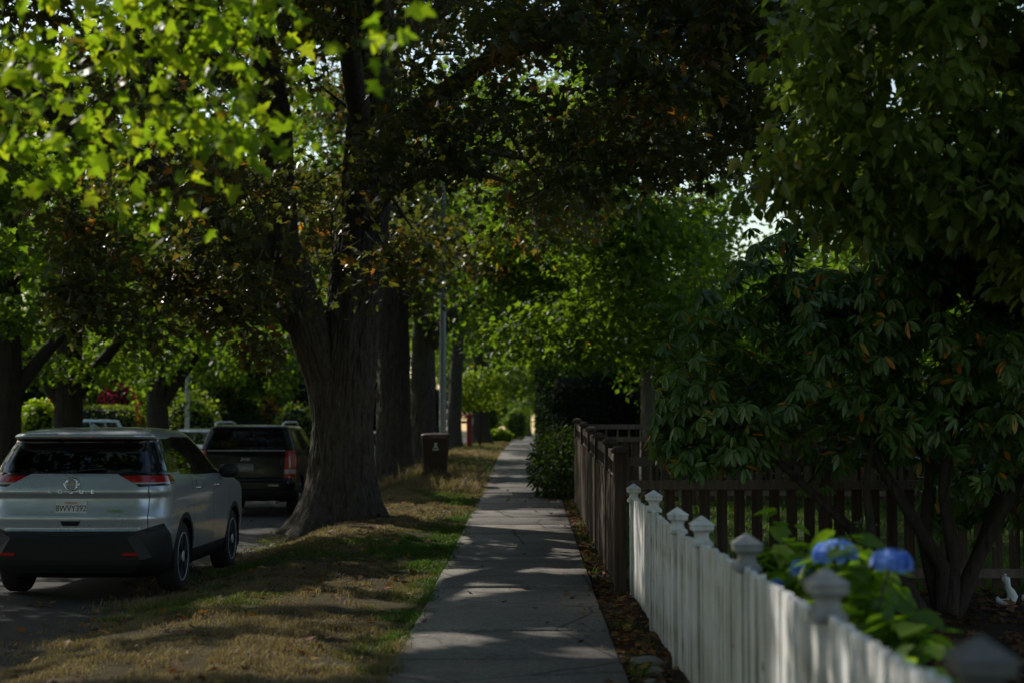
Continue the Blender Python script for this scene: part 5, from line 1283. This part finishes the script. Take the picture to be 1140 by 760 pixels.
def wagon(loc, rz, label, paint, rails=True, plate_txt=None, glass='glass_dark', sc=1.0, badge=False):
    root = empty('parked_car', loc, rz, label, 'car'); root.scale = (sc,) * 3
    L = [(.30, .14, 4.55, .80, .2, .2, .4, .3), (.38, .05, 4.66, .87, .2, .2, .4, .3), (.52, .0, 4.70, .915, .2, .2, .4, .3), (.66, .0, 4.70, .93, .2, .2, .4, .3), (.70, .02, 4.70, .93, .18, .2, .4, .3), (.72, .055, 4.70, .93, .18, .18, .4, .3), (.95, .07, 4.66, .935, .16, .16, .4, .35), (1.08, .08, 4.50, .93, .16, .16, .4, .4), (1.14, .085, 4.1, .925, .16, .16, .35, .4), (1.18, .09, 3.62, .92, .16, .16, .25, .4),
         (1.24, .11, 3.48, .905, .16, .16, .22, .4), (1.30, .14, 3.38, .885, .15, .16, .2, .4), (1.45, .20, 3.12, .835, .15, .16, .2, .4), (1.60, .27, 2.86, .785, .15, .16, .2, .4), (1.665, .30, 2.74, .765, .15, .18, .2, .4), (1.68, .25, 2.70, .757, .15, .18, .2, .4), (1.71, .27, 2.62, .735, .15, .2, .2, .4), (1.735, .38, 2.5, .69, .2, .3, .2, .4), (1.752, .7, 2.2, .55, .3, .4, .3, .4), (1.758, 1.1, 1.9, .3, .2, .3, .2, .3)]
    c = Car(L, .04)
    wr, wf, r = .98, 3.76, .37
    for y in (wr, wf):
        c.poly('hole', 1, arc(y, .36, .43, 20), 'side', lambda q, n: abs(q.x) > .6 and q.z < .9)
        c.poly('body', 1, arc(y, .36, .48, 20), 'side', lambda q, n: abs(q.x) > .6 and q.z < .95)
    for z in (.90, .82): c.cut((0, 0, z), (0, 0, 1), lambda q, n: q.y < .6 and .6 < q.z < 1.3 and abs(q.x) > .6)
    for sg in (-1, 1):
        P = [(sg * .735, .74), (sg * 1.0, .74), (sg * 1.0, 1.255), (sg * .755, 1.255)]
        for nm, mi, a, b in (('tail_lamp#%d' % sg, 4, .90, 2), ('tail_lamp#%d' % sg, 6, .82, .90), ('tail_lamp#%d' % sg, 4, 0, .82)):
            c.poly(nm, mi, P, 'rear', lambda q, n, a=a, b=b, sg=sg: q.y < .4 and a <= q.z < b and q.x * sg > 0)
            c.poly(nm, mi, [(.1, .74), (.36, .74), (.40, 1.255), (.1, 1.255)], 'side', lambda q, n, a=a, b=b, sg=sg: q.y < .5 and a <= q.z < b and q.x * sg > 0)
    c.poly('rear_window', 3, [(-.70, 1.268), (.70, 1.268), (.655, 1.652), (-.655, 1.652)], 'rear', lambda q, n: q.y < .6)
    c.poly('body', 6, [(-.74, 1.25), (.74, 1.25), (.74, 1.264), (-.74, 1.264)], 'rear', lambda q, n: q.y < .6)
    c.poly('body', 2, [(-.715, .715), (-.708, .715), (-.708, 1.25), (-.715, 1.25)], 'rear', lambda q, n: q.y < .6)
    c.poly('body', 2, [(.708, .715), (.715, .715), (.715, 1.25), (.708, 1.25)], 'rear', lambda q, n: q.y < .6)
    for k, P in enumerate(([(3.22, 1.26), (2.72, 1.62), (2.12, 1.64), (2.12, 1.265)], [(2.06, 1.266), (2.06, 1.64), (1.32, 1.64), (1.25, 1.268)], [(1.18, 1.268), (1.25, 1.64), (.62, 1.63), (.50, 1.30)])):
        for sg in (-1, 1): c.poly('side_window#%d%d' % (sg, k), 3, P, 'side', lambda q, n, sg=sg: q.x * sg > 0)
    for pts in ([(1.28, .45), (1.288, .45), (1.22, 1.26), (1.212, 1.26)], [(2.085, .45), (2.093, .45), (2.093, 1.26), (2.085, 1.26)], [(3.25, .45), (3.258, .45), (3.258, 1.24), (3.25, 1.24)]):
        c.poly('body', 2, pts, 'side', lambda q, n: abs(q.x) > .7)
    c.poly('windscreen', 8, [(-.80, 1.26), (.80, 1.26), (.69, 1.655), (-.69, 1.655)], 'front', lambda q, n: q.y < 3.7)
    for sg in (-1, 1): c.poly('headlamp#%d' % sg, 9, [(sg * .56, .88), (sg * .96, .90), (sg * .96, 1.06), (sg * .58, 1.04)], 'front', lambda q, n, sg=sg: q.y > 3.7 and q.x * sg > 0)
    c.poly('grille', 1, [(-.5, .86), (.5, .86), (.52, 1.04), (-.52, 1.04)], 'front', lambda q, n: q.y > 3.9)
    c.cut((0, 0, .50), (0, 0, 1), lambda q, n: True)
    c.test('body', 1, lambda q, n: q.z < .50)
    mats = [M[paint], M['black'], M['gap'], M[glass], M['red'], M['blackgloss'], M['chrome' if paint == 'x' else 'clear'], M['blackgloss'], M['glass'], M['headlamp']]
    c.build(root, mats)
    fl = MB(); fl.box((0, 2.3, .42), (1.5, 3.9, .05)); fl.box((0, .75, .95), (1.35, .7, .04))
    for y in (wr, wf):
        for s in (-1, 1): well(fl, s * .91, y, .45, s, 0)
    fl.build('underbody', M['gap'], root); seats(root, [2.45], .5, .68); seats(root, [1.5], .6, .68)
    for y in (wr, wf):
        for s in (-1, 1): wheel(root, s * .80, y, r, .24, s, 1)
    for s in (-1, 1):
        m = MB(); m.lathe([(.02, -.1), (.08, -.085), (.1, -.03), (.1, .05), (.07, .1), (.01, .115)], 16, 0, 'X'); m.v = [(s * .99 + p[0], 3.05 + p[1] * .7, 1.28 + p[2]) for p in m.v]; m.box((s * .91, 3.05, 1.24), (.1, .07, .05), bev=.01); m.build('mirror', M[paint], root)
        if rails:
            d = MB(); d.tube([(s * .64, .38, 1.71), (s * .655, .50, 1.775), (s * .66, .75, 1.80), (s * .66, 2.1, 1.81), (s * .645, 2.4, 1.78), (s * .63, 2.5, 1.72)], .022, 10); d.build('roof_rail', M['whitepole'] if badge else M['black'], root)
    w = MB(); w.tube([(0, .14, 1.285), (.2, .155, 1.31), (.38, .165, 1.32)], .009, 6); w.build('rear_wiper', M['black'], root)
    if badge:
        text_mesh('Jeep', .085, M['plate_pale'], 'badge_lettering', root, (0, .078, 1.10), (R(88), 0, 0), sx=1.2)
        for s in (-1, 1):
            q = MB(); q.box((s * .55, -.012, .60), (.2, .02, .03), bev=.006); q.build('reflector', M['red' if s < 0 else 'clear'], root)
        q = MB(); q.box((0, .055, .68), (1.5, .02, .02)); q.build('bumper_trim', M['black'], root)
    q = MB(); q.box((0, .052, .93), (.31, .01, .16), bev=.003); p = q.build('number_plate', M['plate_grey' if badge else 'plate'], root)
    if plate_txt: text_mesh(plate_txt, .12, M['plate_pale'], 'plate_lettering', p, (0, .044, .925), (R(90), 0, 0), sx=.72)
    return root
wagon((-5.52, 30.6, -.115), 0, 'black sport utility car with red tail lamp, partly hidden by the maple trunk', 'darkpaint', True, 'LUAN10', 'glass', 1.03, True)
x = at(137, 0, 60)[0]
wagon((x - .9, 62.0, h1(x, 60) + .02), math.pi - .55, 'small pale blue white car facing us across the street near the crimson shrub', 'whitepaint', False, None, 'glass', .92)
wagon((at(399, 0, 50)[0], 50, float(RD(50))), 0, 'pale blue car just visible between the two thick maple trunks', 'bluepaint', False, None, 'glass', .92)
x = at(204, 0, 46)[0]
wagon((x, 50.6, float(RD(48)) + .01), math.pi, 'pale grey car across the street, its roof showing beside the white pole', 'silver', False, None, 'glass', .98)
# ------------------------------------------------------------------ grass, fallen leaves
def grass(name, n, xr, yr, hgt, mat, dens=None, seed=0, width=.0035, green=None, lean=.5):
    rng = np.random.default_rng(seed)
    x = rng.uniform(*xr, n); u = rng.random(n); y = yr[0] + (yr[1] - yr[0]) * u ** 1.35
    if dens is not None:
        k = rng.random(n) < dens(x, y); x, y = x[k], y[k]
    n = len(x); z = H(x, y)
    far = 1 + np.maximum(0, (y - 14)) / 14
    hh = hgt * rng.uniform(.4, 1.35, n) * (.35 + 1.3 * sstep(.3, .75, fbm(x * 5, y * 4, seed=seed + 40, oct=2))) * (1 + .5 * (fbm(x * 1.5, y * 1.5, seed=seed) - .5) * 2)
    a = rng.uniform(0, 2 * np.pi, n); ln = rng.normal(0, lean, (n, 2)); w = width * far * rng.uniform(.7, 1.3, n)
    base = np.stack([x, y, z], 1); sd = np.stack([np.cos(a), np.sin(a), np.zeros(n)], 1) * w[:, None]
    mid = base + np.stack([ln[:, 0] * hh * .35, ln[:, 1] * hh * .35, hh * .6], 1); tip = base + np.stack([ln[:, 0] * hh, ln[:, 1] * hh, hh * (1 - .25 * np.hypot(ln[:, 0], ln[:, 1]))], 1)
    V = np.stack([base - sd, base + sd, mid + sd * .8, mid - sd * .8, tip], 1).reshape(-1, 3)
    i = np.arange(n)[:, None] * 5
    g = green(x, y) if green is not None else rng.random(n)
    g = np.clip(g + rng.normal(0, .16, n), 0, 1)
    o = np_mesh(name, V, [i + np.array([[0, 1, 2, 3]]), i + np.array([[3, 2, 4]])], mat, {'rnd': np.repeat(g, 5)})
    tag(o, kind='stuff'); return o
def strip_green(x, y):
    edge = sstep(-1.75, -1.0, x) * (1 - sstep(23, 30, y)) * sstep(8, 13, y)
    band = np.exp(-((y - 20.5) / 3.0) ** 2) * sstep(-2.6, -1.6, x)
    n = fbm(x * .7, y * .5, seed=77); n2 = fbm(x * 2.3, y * 1.6, seed=79)
    return np.clip(.05 + .75 * edge * sstep(.35, .6, n2 + .1) + .5 * band + .7 * sstep(.47, .66, n) + .3 * sstep(.5, .7, n2) - .1, 0, 1)
bare = lambda x, y: np.clip(1 - .75 * sstep(.52, .72, fbm(x * 1.1, y * .8, seed=71)), .2, 1) * np.where((x - -2.92) ** 2 + (y - 24) ** 2 < .9, .1, 1) * (1 - .9 * sstep(-3.45, -3.95, x + .35 * (fbm(x * .2, y * .9, seed=5) - .5) * 2))
o = grass('grass', 290000, (-4.2, SW0 + .05), (8.6, 34), .040, M['grass'], bare, 1, .0034, strip_green, .55); tag(o, 'short dry and green grass of the kerbside strip', 'grass')
o = grass('grass', 50000, (-4.0, SW0 + .02), (33, 80), .07, M['grass'], None, 2, .004, strip_green, .5); tag(o, 'far grass of the kerbside strip', 'grass')
o = grass('grass', 9000, (-.98, -.80), (8.6, 40), .055, M['grass'], lambda x, y: sstep(.3, .62, fbm(x * 6, y * 1.3, seed=91)) * np.where(x > -.88, .35, 1), 21, .0034, strip_green, .9); tag(o, 'grass creeping over the sidewalk edge', 'grass')
tall = lambda x, y: np.clip(np.exp(-((x + 3.2) ** 2 + (y - 37.2) ** 2) / 1.2) + np.exp(-((x + 1.9) ** 2 / 1.0 + (y - 32.3) ** 2 / .5)) + .8 * np.exp(-((x + 1.3) ** 2 / .3 + (y - 33) ** 2 / 6)), 0, 1)
o = grass('grass', 60000, (-4.2, -.95), (30, 40), .20, M['grass'], tall, 3, .003, lambda x, y: .12 + 0 * x, .6); tag(o, 'uncut dry grass tufts round the bin and the second maple', 'grass')
o = grass('grass', 90000, (1.0, 12), (15.1, 34), .07, M['lawn'], None, 4, .004, None, .5); tag(o, 'shady green lawn behind the garden fence', 'grass')
o = grass('grass', 40000, (-24, XL - .9), (34, 75), .10, M['lawn'], None, 6, .012, None, .5); tag(o, 'green lawns across the street', 'grass')
o = grass('grass', 4200, (.66, .90), (9.0, 29), .09, M['lawn'], lambda x, y: sstep(.55, .7, fbm(x * 3, y * 2.2, seed=31)) + .02, 8, .004, None, .8); tag(o, 'weeds growing at the fence foot', 'weeds')

def fallen(name, n, area, seed, size, label, lift=.012, dens=None, tints=(0, 1)):
    rng = np.random.default_rng(seed)
    x = rng.uniform(area[0], area[1], n); y = rng.uniform(area[2], area[3], n)
    if dens is not None: k = rng.random(n) < dens(x, y); x, y = x[k], y[k]
    n = len(x); onwalk = (x > SW0) & (x < SW1)
    z = H(x, y) + np.where(onwalk, .036, .008) + rng.uniform(.002, lift, n)
    N = rand_dirs(n, rng, 1.6, .5); a = rng.uniform(0, 6.28, n)
    V = leaf_mesh(name, np.stack([x, y, z], 1), N, np.stack([np.cos(a), np.sin(a), rng.uniform(0, .3, n)], 1), rng.uniform(*size, n), T_MAPLE, M['dead'], rng.uniform(*tints, n)); tag(V, label, 'fallen leaves', kind='stuff')
fallen('fallen_leaves', 1500, (.64, 1.0, 6, 30), 1, (.035, .08), 'brown dead leaves heaped along the fence foot', .04)
fallen('fallen_leaves', 330, (SW0, SW1, 8, 40), 2, (.03, .08), 'scattered dead leaves on the sidewalk', .012, lambda x, y: .22 + .78 * sstep(.25, .62, x))
fallen('fallen_leaves', 420, (-4.0, SW0, 8, 34), 3, (.05, .11), 'scattered dead leaves on the grass strip', .05)
fallen('fallen_leaves', 500, (-9, -3.6, 9, 45), 4, (.05, .10), 'scattered dead leaves on the road', .012)
fallen('fallen_leaves', 2600, (1.1, 7.5, 8, 14.8), 5, (.05, .11), 'brown leaf litter under the rhododendron', .03, None, (0, .7))

# ------------------------------------------------------------------ light, sky, camera
w = bpy.data.worlds.new('World'); scene.world = w; w.use_nodes = True
nt = w.node_tree; nt.nodes.clear()
out = nt.nodes.new('ShaderNodeOutputWorld'); bg = nt.nodes.new('ShaderNodeBackground'); sky = nt.nodes.new('ShaderNodeTexSky')
sky.sky_type = 'NISHITA'; sky.sun_disc = False; sky.sun_elevation = SUN_EL; sky.sun_rotation = math.atan2(TOSUN.x, TOSUN.y); sky.dust_density = 1.0; sky.air_density = 1.4; sky.ozone_density = .5
bg.inputs['Strength'].default_value = .15
nt.links.new(sky.outputs[0], bg.inputs[0]); nt.links.new(bg.outputs[0], out.inputs[0])
sl = bpy.data.lights.new('sun', 'SUN'); sl.energy = 5.0; sl.angle = R(.53); sl.color = (1, .93, .82)
so = bpy.data.objects.new('sun', sl); COL.objects.link(so); so.location = (-20, 30, 30)
so.rotation_euler = TOSUN.to_track_quat('Z', 'Y').to_euler()

cam = bpy.data.cameras.new('camera'); co = bpy.data.objects.new('camera', cam); COL.objects.link(co)
co.location = (0, 0, 1.55); co.rotation_euler = (R(90) + math.atan(100 / 1742), 0, math.atan(17 / 1742))
cam.sensor_width = 36; cam.lens = 1742 / 1140 * 36; cam.clip_end = 3000; cam.clip_start = .05
cam.dof.use_dof = True; cam.dof.focus_distance = 16; cam.dof.aperture_fstop = 1.6; cam.dof.aperture_blades = 9
scene.camera = co
scene.view_settings.view_transform = 'Standard'; scene.view_settings.look = 'None'; scene.view_settings.exposure = 0
scene.cycles.use_denoising = True
try: scene.cycles.denoiser = 'OPENIMAGEDENOISE'
except Exception: pass
scene.cycles.max_bounces = 8; scene.cycles.diffuse_bounces = 4; scene.cycles.transmission_bounces = 6; scene.cycles.transparent_max_bounces = 12
scene.cycles.sample_clamp_indirect = 6
